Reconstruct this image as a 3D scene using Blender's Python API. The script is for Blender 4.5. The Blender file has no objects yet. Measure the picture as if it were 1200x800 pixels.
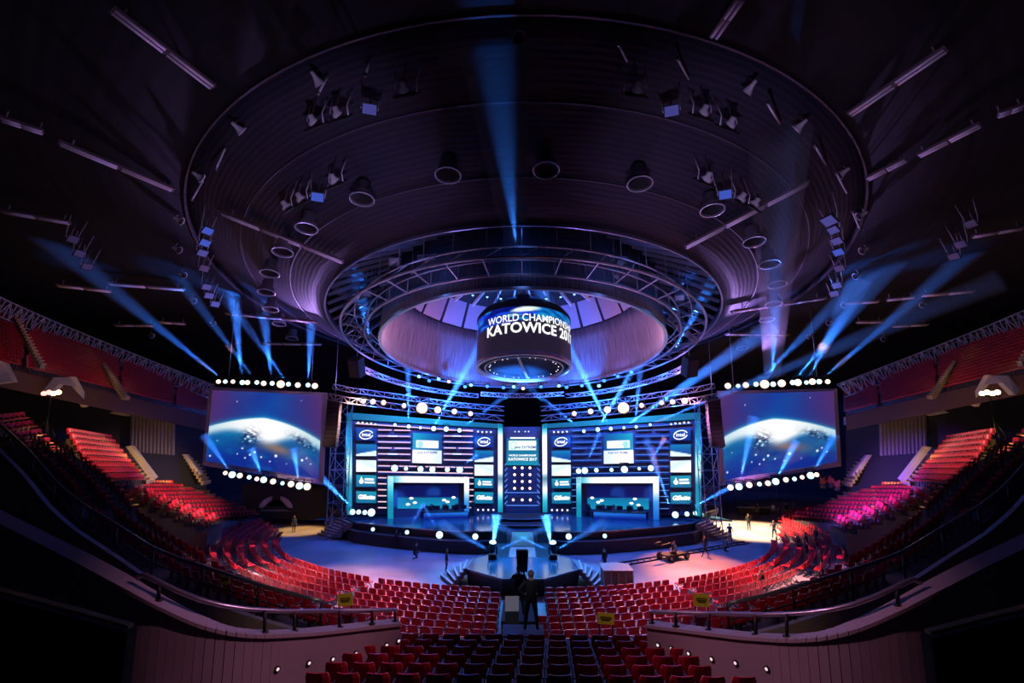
import bpy, bmesh, math, random
from mathutils import Vector, Matrix
random.seed(7)
PI = math.pi
sc = bpy.context.scene
COL = sc.collection

# ---------------------------------------------------------------- camera
H = 11.0
PITCH = math.atan(100/600)
YAW = math.atan(12/600)
cam_data = bpy.data.cameras.new('camera')
cam_data.sensor_width = 36.0
cam_data.lens = 18.0
cam_data.clip_start = 0.1
cam_data.clip_end = 400
cam = bpy.data.objects.new('camera', cam_data)
cam.location = (0, 0, H)
cam.rotation_euler = (PI/2 + PITCH, 0, YAW)
COL.objects.link(cam)
sc.camera = cam
CR = cam.rotation_euler.to_matrix()

def ray(u, v):
    return (CR @ Vector(((u-600)/600, (400-v)/600, -1.0)))
def P(u, v, Y):                      # the point seen at (u, v) that stands at depth Y
    d = ray(u, v); return Vector((0, 0, H)) + d*(Y/d.y)
def F(u, v, z=0.0):                  # the point seen at (u, v) at height z
    d = ray(u, v); return Vector((0, 0, H)) + d*((z-H)/d.z)
def px(p):
    q = CR.transposed() @ (Vector(p) - Vector((0, 0, H)))
    if q.z > -0.1: return None
    return (600 + 600*q.x/-q.z, 400 - 600*q.y/-q.z)

# the roof hangs tilted towards the stage; (r, a, h) measured round its own axis
TILT = math.radians(10.5)
RD = 40.0
def roofpt(x, d, h):
    return Vector((x, d*math.cos(TILT)+h*math.sin(TILT), H - d*math.sin(TILT)+h*math.cos(TILT)))
def RW(r, a, h):
    return roofpt(r*math.cos(a), RD + r*math.sin(a), h)
RN = Vector((0, math.sin(TILT), math.cos(TILT)))      # roof axis
def toroof(p):
    q = Vector(p) - Vector((0, 0, H))
    d = q.y*math.cos(TILT) - q.z*math.sin(TILT); h = q.y*math.sin(TILT) + q.z*math.cos(TILT)
    return math.hypot(q.x, d-RD), math.atan2(d-RD, q.x), h
PROFILE = [(11.4, 14.3), (15.6, 15.8), (25.0, 20.0), (46.0, 20.6), (60, 20.0)]
def roof_h(r):
    for (r0, h0), (r1, h1) in zip(PROFILE, PROFILE[1:]):
        if r <= r1: return h0 + (h1-h0)*max(0, r-r0)/(r1-r0)
    return PROFILE[-1][1]
def onroof(u, v, drop=0.0):          # the roof point seen at (u, v), or a point hanging `drop` below the roof
    d = ray(u, v).normalized(); o = Vector((0, 0, H)); lo, hi = 1.0, 120.0
    t = lo
    while t < hi:
        r, a, h = toroof(o + d*t)
        if h >= roof_h(r) - drop and r > 9: break
        t += 0.1
    r, a, h = toroof(o + d*t)
    return r, a, h
def roofp(u, v, drop=0.0):
    return RW(*onroof(u, v, drop))

# ---------------------------------------------------------------- materials
MATS = {}
def nodes(m):
    m.use_nodes = True
    return m.node_tree.nodes, m.node_tree.links
def mat(name, col, rough=0.6, metal=0.0, spec=0.5, noise=0.0, scale=8.0, bump=0.0, coat=0.0):
    if name in MATS: return MATS[name]
    m = bpy.data.materials.new(name); N, L = nodes(m)
    b = N['Principled BSDF']
    b.inputs['Base Color'].default_value = (*col, 1)
    b.inputs['Roughness'].default_value = rough
    b.inputs['Metallic'].default_value = metal
    b.inputs['Specular IOR Level'].default_value = spec
    if coat: b.inputs['Coat Weight'].default_value = coat
    if noise or bump:
        tc = N.new('ShaderNodeTexCoord'); nz = N.new('ShaderNodeTexNoise')
        nz.inputs['Scale'].default_value = scale; nz.inputs['Detail'].default_value = 4
        L.new(tc.outputs['Object'], nz.inputs['Vector'])
        if noise:
            r = N.new('ShaderNodeValToRGB')
            r.color_ramp.elements[0].position = .3; r.color_ramp.elements[1].position = .7
            r.color_ramp.elements[0].color = (*[c*(1-noise) for c in col], 1)
            r.color_ramp.elements[1].color = (*[min(1, c*(1+noise)) for c in col], 1)
            L.new(nz.outputs['Fac'], r.inputs['Fac']); L.new(r.outputs['Color'], b.inputs['Base Color'])
        if bump:
            bp = N.new('ShaderNodeBump'); bp.inputs['Strength'].default_value = bump; bp.inputs['Distance'].default_value = .05
            L.new(nz.outputs['Fac'], bp.inputs['Height']); L.new(bp.outputs['Normal'], b.inputs['Normal'])
    MATS[name] = m
    return m
def emit(name, col, strength, sample=False):
    if name in MATS: return MATS[name]
    m = bpy.data.materials.new(name); N, L = nodes(m)
    b = N['Principled BSDF']
    b.inputs['Base Color'].default_value = (0.02, 0.02, 0.02, 1)
    b.inputs['Emission Color'].default_value = (*col, 1)
    b.inputs['Emission Strength'].default_value = strength
    m.cycles.emission_sampling = 'AUTO' if sample else 'NONE'
    MATS[name] = m
    return m
def screen_mat(name, strength):      # a lit screen showing the picture held in its pixels
    if name in MATS: return MATS[name]
    m = bpy.data.materials.new(name); N, L = nodes(m)
    b = N['Principled BSDF']
    b.inputs['Base Color'].default_value = (0.01, 0.01, 0.012, 1); b.inputs['Roughness'].default_value = .4
    at = N.new('ShaderNodeAttribute'); at.attribute_name = 'picture'
    L.new(at.outputs['Color'], b.inputs['Emission Color']); b.inputs['Emission Strength'].default_value = strength
    m.cycles.emission_sampling = 'NONE'
    MATS[name] = m
    return m

# ---------------------------------------------------------------- mesh building
def tag(o, label=None, cat=None, group=None, kind=None):
    if label: o['label'] = label
    if cat: o['category'] = cat
    if group: o['group'] = group
    if kind: o['kind'] = kind
    return o
def empty(name, loc=(0, 0, 0), label=None, cat=None, group=None):
    o = bpy.data.objects.new(name, None); COL.objects.link(o); o.location = loc
    o.empty_display_size = .1
    return tag(o, label, cat, group)
def worldloc(o):
    l = Vector((0, 0, 0))
    while o is not None: l = l + o.location; o = o.parent
    return l
class MB:
    def __init__(s): s.v = []; s.f = []; s.m = []; s.smooth = []; s.k = 0
    def add(s, vs, fs, sm=False):
        n = len(s.v); s.v += [Vector(p) for p in vs]
        for f in fs: s.f.append([n+i for i in f]); s.smooth.append(sm); s.m.append(s.k)
        return s
    def box(s, c, size, R=None):
        x, y, z = [a/2 for a in size]; c = Vector(c)
        vs = [Vector((i*x, j*y, k*z)) for i in (-1, 1) for j in (-1, 1) for k in (-1, 1)]
        if R is not None: vs = [R @ p for p in vs]
        return s.add([c+p for p in vs], [(0, 1, 3, 2), (4, 6, 7, 5), (0, 4, 5, 1), (2, 3, 7, 6), (0, 2, 6, 4), (1, 5, 7, 3)])
    def hexa(s, a, b):               # solid between two quads a, b (same winding)
        return s.add(list(a)+list(b), [(3, 2, 1, 0), (4, 5, 6, 7)] + [(i, (i+1) % 4, 4+(i+1) % 4, 4+i) for i in range(4)])
    def bar(s, p, q, w, h=None, up=(0, 0, 1)):
        p, q = Vector(p), Vector(q); h = h or w; d = (q-p)
        if d.length < 1e-6: return s
        d.normalize(); up = Vector(up)
        if abs(d.dot(up)) > .98: up = Vector((0, 1, 0)) if abs(d.y) < .9 else Vector((1, 0, 0))
        x = d.cross(up).normalized(); z = x.cross(d)
        def q4(c): return [c + x*a*w/2 + z*b*h/2 for a, b in ((-1, -1), (1, -1), (1, 1), (-1, 1))]
        return s.hexa(q4(p), q4(q))
    def tube(s, pts, r, n=6, cap=True):
        pts = [Vector(p) for p in pts]; rings = []
        for i, p in enumerate(pts):
            d = (pts[min(i+1, len(pts)-1)] - pts[max(i-1, 0)])
            d = d.normalized() if d.length > 1e-9 else Vector((0, 0, 1))
            up = Vector((0, 0, 1)) if abs(d.z) < .95 else Vector((1, 0, 0))
            x = d.cross(up).normalized(); y = d.cross(x)
            rr = r[i] if isinstance(r, (list, tuple)) else r
            rings.append([p + x*rr*math.cos(2*PI*k/n) + y*rr*math.sin(2*PI*k/n) for k in range(n)])
        vs = [q for g in rings for q in g]; fs = []
        for i in range(len(pts)-1):
            for k in range(n): fs.append((i*n+k, i*n+(k+1) % n, (i+1)*n+(k+1) % n, (i+1)*n+k))
        s.add(vs, fs, True)
        if cap:
            s.add(rings[0], [tuple(range(n))[::-1]]); s.add(rings[-1], [tuple(range(n))])
        return s
    def lathe(s, c, axis, prof, n=20, sm=True):     # prof: (radius, height along axis)
        c = Vector(c); a = Vector(axis).normalized()
        t = Vector((0, 0, 1)) if abs(a.z) < .9 else Vector((1, 0, 0))
        x = a.cross(t).normalized(); y = a.cross(x)
        vs = []; fs = []
        for r, h in prof:
            for k in range(n):
                th = 2*PI*k/n; vs.append(c + a*h + x*r*math.cos(th) + y*r*math.sin(th))
        for i in range(len(prof)-1):
            for k in range(n): fs.append((i*n+k, i*n+(k+1) % n, (i+1)*n+(k+1) % n, (i+1)*n+k))
        return s.add(vs, fs, sm)
    def disc(s, c, axis, r, n=16):
        c = Vector(c); a = Vector(axis).normalized(); t = Vector((0, 0, 1)) if abs(a.z) < .9 else Vector((1, 0, 0))
        x = a.cross(t).normalized(); y = a.cross(x)
        return s.add([c + x*r*math.cos(2*PI*k/n) + y*r*math.sin(2*PI*k/n) for k in range(n)], [tuple(range(n))])
    def sphere(s, c, r, n=8, m=6, sq=(1, 1, 1)):
        c = Vector(c); vs = []; fs = []
        for i in range(m+1):
            for k in range(n):
                t = PI*i/m; p = 2*PI*k/n
                vs.append(c + Vector((r*sq[0]*math.sin(t)*math.cos(p), r*sq[1]*math.sin(t)*math.sin(p), r*sq[2]*math.cos(t))))
        for i in range(m):
            for k in range(n): fs.append((i*n+k, (i+1)*n+k, (i+1)*n+(k+1) % n, i*n+(k+1) % n))
        return s.add(vs, fs, True)
    def prism(s, poly, off):         # poly: 3D points, extruded by the vector off
        n = len(poly); off = Vector(off); a = [Vector(p) for p in poly]; b = [p+off for p in a]
        return s.add(a+b, [tuple(range(n))[::-1], tuple(range(n, 2*n))] + [(i, (i+1) % n, n+(i+1) % n, n+i) for i in range(n)])
    def build(s, name, mt, parent=None, bevel=0.0):
        me = bpy.data.meshes.new(name)
        o = worldloc(parent) if parent is not None else Vector((0, 0, 0))
        bm = bmesh.new()
        vs = [bm.verts.new(p-o) for p in s.v]
        for f, sm, k in zip(s.f, s.smooth, s.m):
            try: fc = bm.faces.new([vs[i] for i in f]); fc.smooth = sm; fc.material_index = k
            except ValueError: pass
        bmesh.ops.remove_doubles(bm, verts=bm.verts, dist=1e-5)
        bmesh.ops.recalc_face_normals(bm, faces=bm.faces)
        if bevel: bmesh.ops.bevel(bm, geom=[e for e in bm.edges], offset=bevel, segments=1, affect='EDGES', clamp_overlap=True)
        bm.to_mesh(me); bm.free()
        for m_ in (mt if isinstance(mt, (list, tuple)) else [mt]): me.materials.append(m_)
        ob = bpy.data.objects.new(name, me); COL.objects.link(ob)
        if parent is not None: ob.parent = parent
        return ob
KIDS = {}
def kids(o): return [c for c in bpy.data.objects if c.parent == o] if o.name not in KIDS else KIDS[o.name]
def prep(o):                         # remember the children once, so copies in loops are quick
    KIDS[o.name] = [c for c in bpy.data.objects if c.parent == o]
    for c in KIDS[o.name]: prep(c)
def copy_tree(o, loc=None, rotz=None, parent=None):
    c = o.copy(); COL.objects.link(c)
    if parent is not None: c.parent = parent
    if loc is not None: c.location = loc
    if rotz is not None: c.rotation_euler = (0, 0, rotz)
    for ch in KIDS[o.name]: copy_tree(ch, parent=c)
    return c
ONES = 'zeroth first second third fourth fifth sixth seventh eighth ninth tenth eleventh twelfth thirteenth fourteenth fifteenth sixteenth seventeenth eighteenth nineteenth'.split()
TENS = {2: 'twenty', 3: 'thirty', 4: 'forty', 5: 'fifty', 6: 'sixty'}
def nth(n):
    if n < 20: return ONES[n]
    t, o = divmod(n, 10)
    return (TENS[t] + '-' + ONES[o]) if o else (TENS[t][:-1] + 'ieth')
def inpoly(p, poly):
    x, y = p; c = False; j = len(poly)-1
    for i in range(len(poly)):
        xi, yi = poly[i]; xj, yj = poly[j]
        if (yi > y) != (yj > y) and x < (xj-xi)*(y-yi)/(yj-yi)+xi: c = not c
        j = i
    return c
def lerp(a, b, t): return a + (b-a)*t
def text_mesh(txt, size=1.0, bold=0.0, shear=0.0, spacing=1.0):
    cu = bpy.data.curves.new('txt', 'FONT'); cu.body = txt; cu.size = size; cu.align_x = 'CENTER'; cu.align_y = 'CENTER'
    cu.offset = bold; cu.shear = shear; cu.space_character = spacing; cu.resolution_u = 3
    ob = bpy.data.objects.new('txt', cu); COL.objects.link(ob)
    dg = bpy.context.evaluated_depsgraph_get(); me = ob.evaluated_get(dg).to_mesh()
    vs = [v.co.copy() for v in me.vertices]; fs = [tuple(p.vertices) for p in me.polygons]
    bpy.data.objects.remove(ob); bpy.data.curves.remove(cu)
    return vs, fs
# common materials
BLACK = mat('black_metal', (0.012, 0.012, 0.014), .5, .3)
MATTE = mat('matte_black', (0.015, 0.014, 0.018), .85)
DARK = mat('dark_paint', (0.03, 0.03, 0.035), .6)
STEEL = mat('steel', (0.35, 0.34, 0.36), .35, .9)
WHITEP = mat('white_paint', (0.6, 0.58, 0.6), .45)
ALU = mat('aluminium', (0.5, 0.5, 0.55), .3, 1.0)
# ================================================================ ROOF
def ceiling_material(name, base, ringscale, rough, bump=.08):
    m = bpy.data.materials.new(name); N, L = nodes(m); b = N['Principled BSDF']
    tc = N.new('ShaderNodeTexCoord')
    sep = N.new('ShaderNodeSeparateXYZ'); L.new(tc.outputs['Object'], sep.inputs[0])
    cmb = N.new('ShaderNodeCombineXYZ'); L.new(sep.outputs[0], cmb.inputs[0]); L.new(sep.outputs[1], cmb.inputs[1])
    ln = N.new('ShaderNodeVectorMath'); ln.operation = 'LENGTH'; L.new(cmb.outputs[0], ln.inputs[0])
    nz = N.new('ShaderNodeTexNoise'); nz.inputs['Scale'].default_value = .45; nz.inputs['Detail'].default_value = 6
    L.new(tc.outputs['Object'], nz.inputs['Vector'])
    ad = N.new('ShaderNodeMath'); ad.operation = 'MULTIPLY_ADD'; ad.inputs[1].default_value = .28
    L.new(nz.outputs['Fac'], ad.inputs[0]); L.new(ln.outputs['Value'], ad.inputs[2])
    mu = N.new('ShaderNodeMath'); mu.operation = 'MULTIPLY'; mu.inputs[1].default_value = ringscale; L.new(ad.outputs[0], mu.inputs[0])
    si = N.new('ShaderNodeMath'); si.operation = 'SINE'; L.new(mu.outputs[0], si.inputs[0])
    mr = N.new('ShaderNodeMapRange'); mr.inputs[1].default_value = -1; mr.inputs[2].default_value = 1; mr.inputs[3].default_value = .8; mr.inputs[4].default_value = 1.1
    L.new(si.outputs[0], mr.inputs[0])
    mx = N.new('ShaderNodeVectorMath'); mx.operation = 'SCALE'; mx.inputs[0].default_value = base; L.new(mr.outputs[0], mx.inputs['Scale'])
    L.new(mx.outputs[0], b.inputs['Base Color'])
    bp = N.new('ShaderNodeBump'); bp.inputs['Strength'].default_value = bump; bp.inputs['Distance'].default_value = .15
    L.new(si.outputs[0], bp.inputs['Height']); L.new(bp.outputs['Normal'], b.inputs['Normal'])
    b.inputs['Roughness'].default_value = rough; b.inputs['Specular IOR Level'].default_value = .3
    return m
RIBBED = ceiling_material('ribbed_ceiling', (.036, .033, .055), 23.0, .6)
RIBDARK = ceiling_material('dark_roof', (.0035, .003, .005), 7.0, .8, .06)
def roof_ring(name, prof, m, n=128, closed=False):
    # rings in roof coordinates; object origin on the roof axis so the ribs run round it
    o = roofpt(0, RD, 0)
    me = bpy.data.meshes.new(name); bm = bmesh.new(); rows = []
    for r, h in prof:
        rows.append([bm.verts.new(Vector((r*math.cos(2*PI*k/n), r*math.sin(2*PI*k/n), h))) for k in range(n)])
    seq = list(zip(rows, rows[1:])) + ([(rows[-1], rows[0])] if closed else [])
    for a, b in seq:
        for k in range(n):
            f = bm.faces.new((a[k], a[(k+1) % n], b[(k+1) % n], b[k])); f.smooth = len(prof) > 4 or not closed
    bmesh.ops.recalc_face_normals(bm, faces=bm.faces)
    bm.to_mesh(me); bm.free(); me.materials.append(m)
    ob = bpy.data.objects.new(name, me); COL.objects.link(ob)
    ob.location = o; ob.rotation_euler = (-TILT, 0, 0)
    return ob
def ring_section(r, h, w, t): return [(r-w/2, h), (r+w/2, h), (r+w/2, h+t), (r-w/2, h+t)]
prof = [(15.7, 15.8)] + [(15.7 + (25-15.7)*i/8, 15.8 + 4.2*i/8) for i in range(1, 9)]
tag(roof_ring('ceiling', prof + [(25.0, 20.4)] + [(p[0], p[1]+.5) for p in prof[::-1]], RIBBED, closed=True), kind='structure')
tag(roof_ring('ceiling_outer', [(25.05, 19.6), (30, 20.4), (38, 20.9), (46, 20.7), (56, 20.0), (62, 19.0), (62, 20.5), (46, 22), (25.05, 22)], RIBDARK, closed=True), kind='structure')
tag(roof_ring('trim_1', ring_section(15.65, 15.6, .12, .3), mat('ring_edge', (.25, .22, .3), .4, .6), closed=True), kind='structure')
tag(roof_ring('trim_2', ring_section(25.0, 19.5, .10, .2), mat('ring_seam', (.10, .08, .11), .6, .2), closed=True), kind='structure')

# dark roof above the opening, with the radial joists
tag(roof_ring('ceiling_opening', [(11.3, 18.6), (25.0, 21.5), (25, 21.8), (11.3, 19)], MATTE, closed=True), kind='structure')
# the metal drum in the middle of the roof
m = bpy.data.materials.new('brushed_drum'); N, L = nodes(m); b = N['Principled BSDF']
tc = N.new('ShaderNodeTexCoord'); sep = N.new('ShaderNodeSeparateXYZ'); L.new(tc.outputs['Object'], sep.inputs[0])
at = N.new('ShaderNodeMath'); at.operation = 'ARCTAN2'; L.new(sep.outputs[1], at.inputs[0]); L.new(sep.outputs[0], at.inputs[1])
cm = N.new('ShaderNodeCombineXYZ'); mu = N.new('ShaderNodeMath'); mu.operation = 'MULTIPLY'; mu.inputs[1].default_value = 60
L.new(at.outputs[0], mu.inputs[0]); L.new(mu.outputs[0], cm.inputs[0])
m2 = N.new('ShaderNodeMath'); m2.operation = 'MULTIPLY'; m2.inputs[1].default_value = .25; L.new(sep.outputs[2], m2.inputs[0]); L.new(m2.outputs[0], cm.inputs[1])
nz = N.new('ShaderNodeTexNoise'); nz.inputs['Scale'].default_value = 1.6; nz.inputs['Detail'].default_value = 5; L.new(cm.outputs[0], nz.inputs['Vector'])
rp = N.new('ShaderNodeValToRGB'); rp.color_ramp.elements[0].position = .3; rp.color_ramp.elements[1].position = .75
rp.color_ramp.elements[0].color = (.13, .11, .14, 1); rp.color_ramp.elements[1].color = (.34, .30, .35, 1)
L.new(nz.outputs['Fac'], rp.inputs['Fac']); L.new(rp.outputs['Color'], b.inputs['Base Color'])
b.inputs['Metallic'].default_value = .35; b.inputs['Roughness'].default_value = .5
DRUM = m
drum = roof_ring('drum_wall', [(11.4, 13.9), (11.3, 15), (11.1, 16.5), (10.9, 18), (10.8, 19.2), (11.2, 19.2), (11.5, 15), (11.55, 13.9)], DRUM, closed=True)
tag(drum, 'large brushed metal drum set into the middle of the roof around the hanging scoreboard', 'drum')
def roof_child(name, prof, m, parent, closed=True):
    o = roof_ring(name, prof, m, closed=closed); o.parent = parent
    o.matrix_parent_inverse = (Matrix.Translation(parent.location) @ Matrix.Rotation(-TILT, 4, 'X')).inverted()
    return o
roof_child('rim', ring_section(11.45, 13.75, .22, .2), mat('drum_rim', (.6, .5, .55), .3, .8), drum)
cloth = mat('white_fabric', (.36, .32, .42), .9, noise=.1)
# white fabric panels above the drum (one per bay) and the slatted blue-lit lantern roof
n = 26
for k in range(n):
    a0, a1 = 2*PI*(k+.06)/n, 2*PI*(k+.94)/n
    q = [RW(10.8, a0, 19.3), RW(10.8, a1, 19.3), RW(9.7, a1, 21.6), RW(9.7, a0, 21.6)]
    o = MB().prism(q, RN*.04).build('ceiling_panel', cloth)
    o.parent = drum; o.matrix_parent_inverse = (Matrix.Translation(drum.location) @ Matrix.Rotation(-TILT, 4, 'X')).inverted()
tag(roof_ring('ceiling_lantern', [(9.6, 21.7), (5, 23.0), (.05, 24.0), (.05, 24.2), (11.2, 22.5), (11.2, 19.3), (11.0, 19.3), (9.7, 21.7)], MATTE, closed=True), kind='structure')
blade = mat('pale_blade', (.6, .6, .65), .4)
for k in range(28):
    a = 2*PI*(k+.5)/28
    t = RW(1, a+PI/2, 0) - RW(1, a-PI/2, 0); t.normalize()
    o = MB().bar(RW(9.5, a, 21.4), RW(2.2, a, 23.2), .14, .35, RN).build('roof_rib', blade)
    o.parent = drum; o.matrix_parent_inverse = (Matrix.Translation(drum.location) @ Matrix.Rotation(-TILT, 4, 'X')).inverted()

# joists of the opening
for k in range(60):
    a = 2*PI*k/60
    o = MB().bar(RW(15.5, a, 15.9), RW(11.5, a, 18.4), .06, .25, RN).build('trim_%d' % (k+3), mat('joist', (.3, .28, .34), .4, .4))
    tag(o, kind='structure')

# catwalk ring: two rails, struts and a walkway of truss segments carrying the spotlights
grey = mat('catwalk_grey', (.48, .42, .48), .45, .3)
cw = empty('catwalk', RW(13.4, PI/2, 14.4), 'grey steel catwalk ring with rails circling the drum under the roof', 'catwalk')
def arc(r, h, a0, a1, n=24): return [RW(r, a0+(a1-a0)*i/n, h) for i in range(n+1)]
for (r, h, w) in ((12.6, 14.2, .09), (14.4, 14.4, .09), (13.5, 15.6, .06), (12.6, 15.2, .05)):
    MB().tube(arc(r, h, 0, 2*PI, 96), w, 6, False).build('rail', grey, cw)
for k in range(40):
    a = 2*PI*k/40
    mb = MB().bar(RW(12.6, a, 14.2), RW(14.4, a, 14.4), .07).bar(RW(12.6, a, 14.2), RW(12.6, a, 15.2), .05)
    mb.bar(RW(14.4, a, 14.4), RW(13.5, a+PI/40, 15.6), .05).bar(RW(13.5, a, 15.6), RW(13.5, a, 17.2), .04)
    mb.build('strut', grey, cw)

# triangular truss rings (visible through the opening)
def truss(name, pts, w, m, r=.035, label=None, cat='truss', group=None, up=Vector((0, 0, 1)), kind=None):
    pts = [Vector(p) for p in pts]; root = empty(name, pts[0], label, cat, group)
    def off(i):
        d = (pts[min(i+1, len(pts)-1)] - pts[max(0, i-1)]).normalized(); x = d.cross(up).normalized(); y = x.cross(d)
        return [pts[i] + x*w/2, pts[i] - x*w/2, pts[i] + x*w/2 - y*w, pts[i] - x*w/2 - y*w]
    O = [off(i) for i in range(len(pts))]
    for k in range(4): MB().tube([o[k] for o in O], r, 5).build('chord', m, root)
    mb = MB()
    for i in range(len(pts)-1):
        a, b = O[i], O[i+1]
        for (p, q) in ((0, 2), (1, 3), (0, 1), (2, 3)):
            if i % 2: p, q = q, p
            mb.bar(a[p], b[q], r*1.2)
            mb.bar(a[p], a[q], r*1.2)
    mb.build('lattice', m, root)
    return root
for i, (a0, a1, r, h, side) in enumerate(((1.9, 3.0, 14.9, 13.6, 'left'), (.15, 1.25, 14.9, 13.6, 'right'))):
    truss('lighting_truss', arc(r, h, a0, a1, 16), .4, grey, .03, 'curved grey truss hanging at the %s of the opening above the stage' % side, group='roof trusses')
truss('lighting_truss', arc(12.4, 13.2, 1.92, 1.22, 14), .4, grey, .03, 'curved grey truss under the far drum rim carrying small moving heads', group='roof trusses')
for i, (u0, v0, u1, v1, Y) in enumerate(((444, 330, 530, 300, 36), (690, 296, 790, 330, 36), (490, 300, 600, 292, 33), (620, 292, 735, 302, 33), (410, 372, 440, 400, 40), (785, 370, 820, 400, 40))):
    a, b_ = P(u0, v0, Y), P(u1, v1, Y)
    truss('lighting_truss', [a + (b_-a)*k/10 for k in range(11)], .35, grey, .028,
          ['straight grey truss in the opening above the scoreboard, far left', 'straight grey truss in the opening, right above the drum', 'short grey truss crossing the opening just left of its middle', 'short grey truss crossing the opening just right of its middle',
           'steep grey truss beside the left drum edge', 'steep grey truss beside the right drum edge'][i], group='roof trusses')

for k, (r, h) in enumerate(((18.2, 16.72), (21.6, 18.26))):
    tag(roof_ring('trim_%d' % (70+k), ring_section(r, h+.12, .06, .1), mat('ring_seam', (.10, .08, .11), .6, .2), closed=True), kind='structure')
# ---- fluorescent battens lying radially on the roof
tubew = mat('lamp_tube_glass', (.95, .78, .88), .3)
tray = mat('batten_tray', (.16, .11, .13), .5, .1)
BAT = [(257, 250, 402, 308, 'inner upper left'), (265, 368, 370, 378, 'inner lower left'), (308, 403, 377, 404, 'lowest inner left'), (948, 215, 803, 291, 'inner upper right'),
       (968, 350, 858, 366, 'inner lower right'), (924, 393, 852, 392, 'lowest inner right'), (130, 12, 250, 104, 'outer top left'), (68, 168, 204, 224, 'outer upper left'), (0, 140, 50, 156, 'outer far left'),
       (126, 333, 216, 340, 'outer middle left'), (66, 335, 130, 342, 'outer dim middle left'), (0, 248, 82, 262, 'outer dim far left'), (187, 378, 217, 380, 'short outer lower left'), (134, 382, 180, 382, 'dim outer lower left'),
       (1110, 58, 995, 136, 'outer top right'), (1150, 147, 1076, 184, 'outer upper right'), (1062, 188, 1016, 211, 'short outer upper right'), (868, 0, 836, 46, 'outer topmost right'),
       (990, 356, 1030, 354, 'short outer middle right'), (1040, 352, 1072, 349, 'second outer middle right'), (1080, 347, 1142, 342, 'dim outer middle right'), (1004, 378, 1034, 378, 'short outer lower right'),
       (1046, 383, 1088, 381, 'dim outer lower right'), (1140, 278, 1200, 268, 'outer dim far right'), (1170, 136, 1200, 126, 'outer farthest upper right'), (612, -20, 612, -2, '')]
for (u0, v0, u1, v1, where) in BAT:
    if not where: continue
    p0 = onroof(u0, v0, .6); p1 = onroof(u1, v1, .6)
    A = Vector(RW(*p0)); B = Vector(RW(*p1))
    root = empty('light_batten', (A+B)/2, 'unlit pinkish fluorescent light batten on the ceiling, %s' % where, 'light', 'fluorescent battens on the roof')
    side = (B-A).cross(RN).normalized(); w = .2
    L_ = (B-A).length; ns = max(2, int(L_/2.2))
    MB().bar(A+RN*.1, B+RN*.1, w*2.2, .12, RN).build('tray', tray, root)
    for s in (-1, 1):
        mb = MB()
        for k in range(ns):
            mb.tube([A.lerp(B, (k+.04)/ns)+side*s*w*.6, A.lerp(B, (k+.96)/ns)+side*s*w*.6], .06, 6)
        mb.build('lamp_tube', tubew, root)
    for s in (.1, .9):
        MB().bar(A.lerp(B, s)+RN*.12, A.lerp(B, s)+RN*.6, .05).build('hanger', grey, root)

# ---- can pendants: black cylinders with a bright open ring below
can_m = mat('can_body', (.25, .22, .26), .35, .3)
ring_m = mat('can_ring', (.55, .52, .6), .3, .3)
CANS = [(525, 206, 1), (640, 200, 1), (750, 216, 1), (835, 247, 1), (424, 234, 1), (359, 268, 1), (884, 284, 1), (331, 296, 1), (902, 310, 1), (316, 321, 1), (911, 334, 1), (312, 343, 1), (907, 357, 1),
        (317, 363, 1), (899, 375, 1), (327, 380, 1), (342, 397, 1), (886, 393, 1), (870, 408, 1)]
ordL, ordR = 0, 0
for (u, v, s) in CANS:
    r, a, h = onroof(u, v, 1.25); c = RW(r, a, h); ax = RN
    left = u < 612
    if left: ordL += 1
    else: ordR += 1
    k = sorted([q for q in CANS if (q[0] < 612) == left], key=lambda q: q[1]).index((u, v, s)) + 1
    root = empty('can_pendant', c, 'round black can light with pale rim under the %s ceiling, %s from the top' % ('left' if left else 'right', nth(k)), 'ceiling light', 'can lights ringing the ceiling')
    MB().lathe(c, ax, [(.58, .02), (.56, .35), (.40, .5), (.40, 1.0), (.28, 1.1), (.02, 1.12)], 20).build('housing', can_m, root)
    MB().lathe(c, ax, [(.61, 0), (.66, 0), (.66, .06), (.61, .06), (.61, 0)], 24).build('rim', ring_m, root)
    MB().lathe(c, ax, [(.55, .10), (.3, .4), (.05, .45)], 16).build('reflector', MATTE, root)
    MB().tube([c+ax*1.1, c+ax*1.6], .035, 5).build('stem', grey, root)

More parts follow.
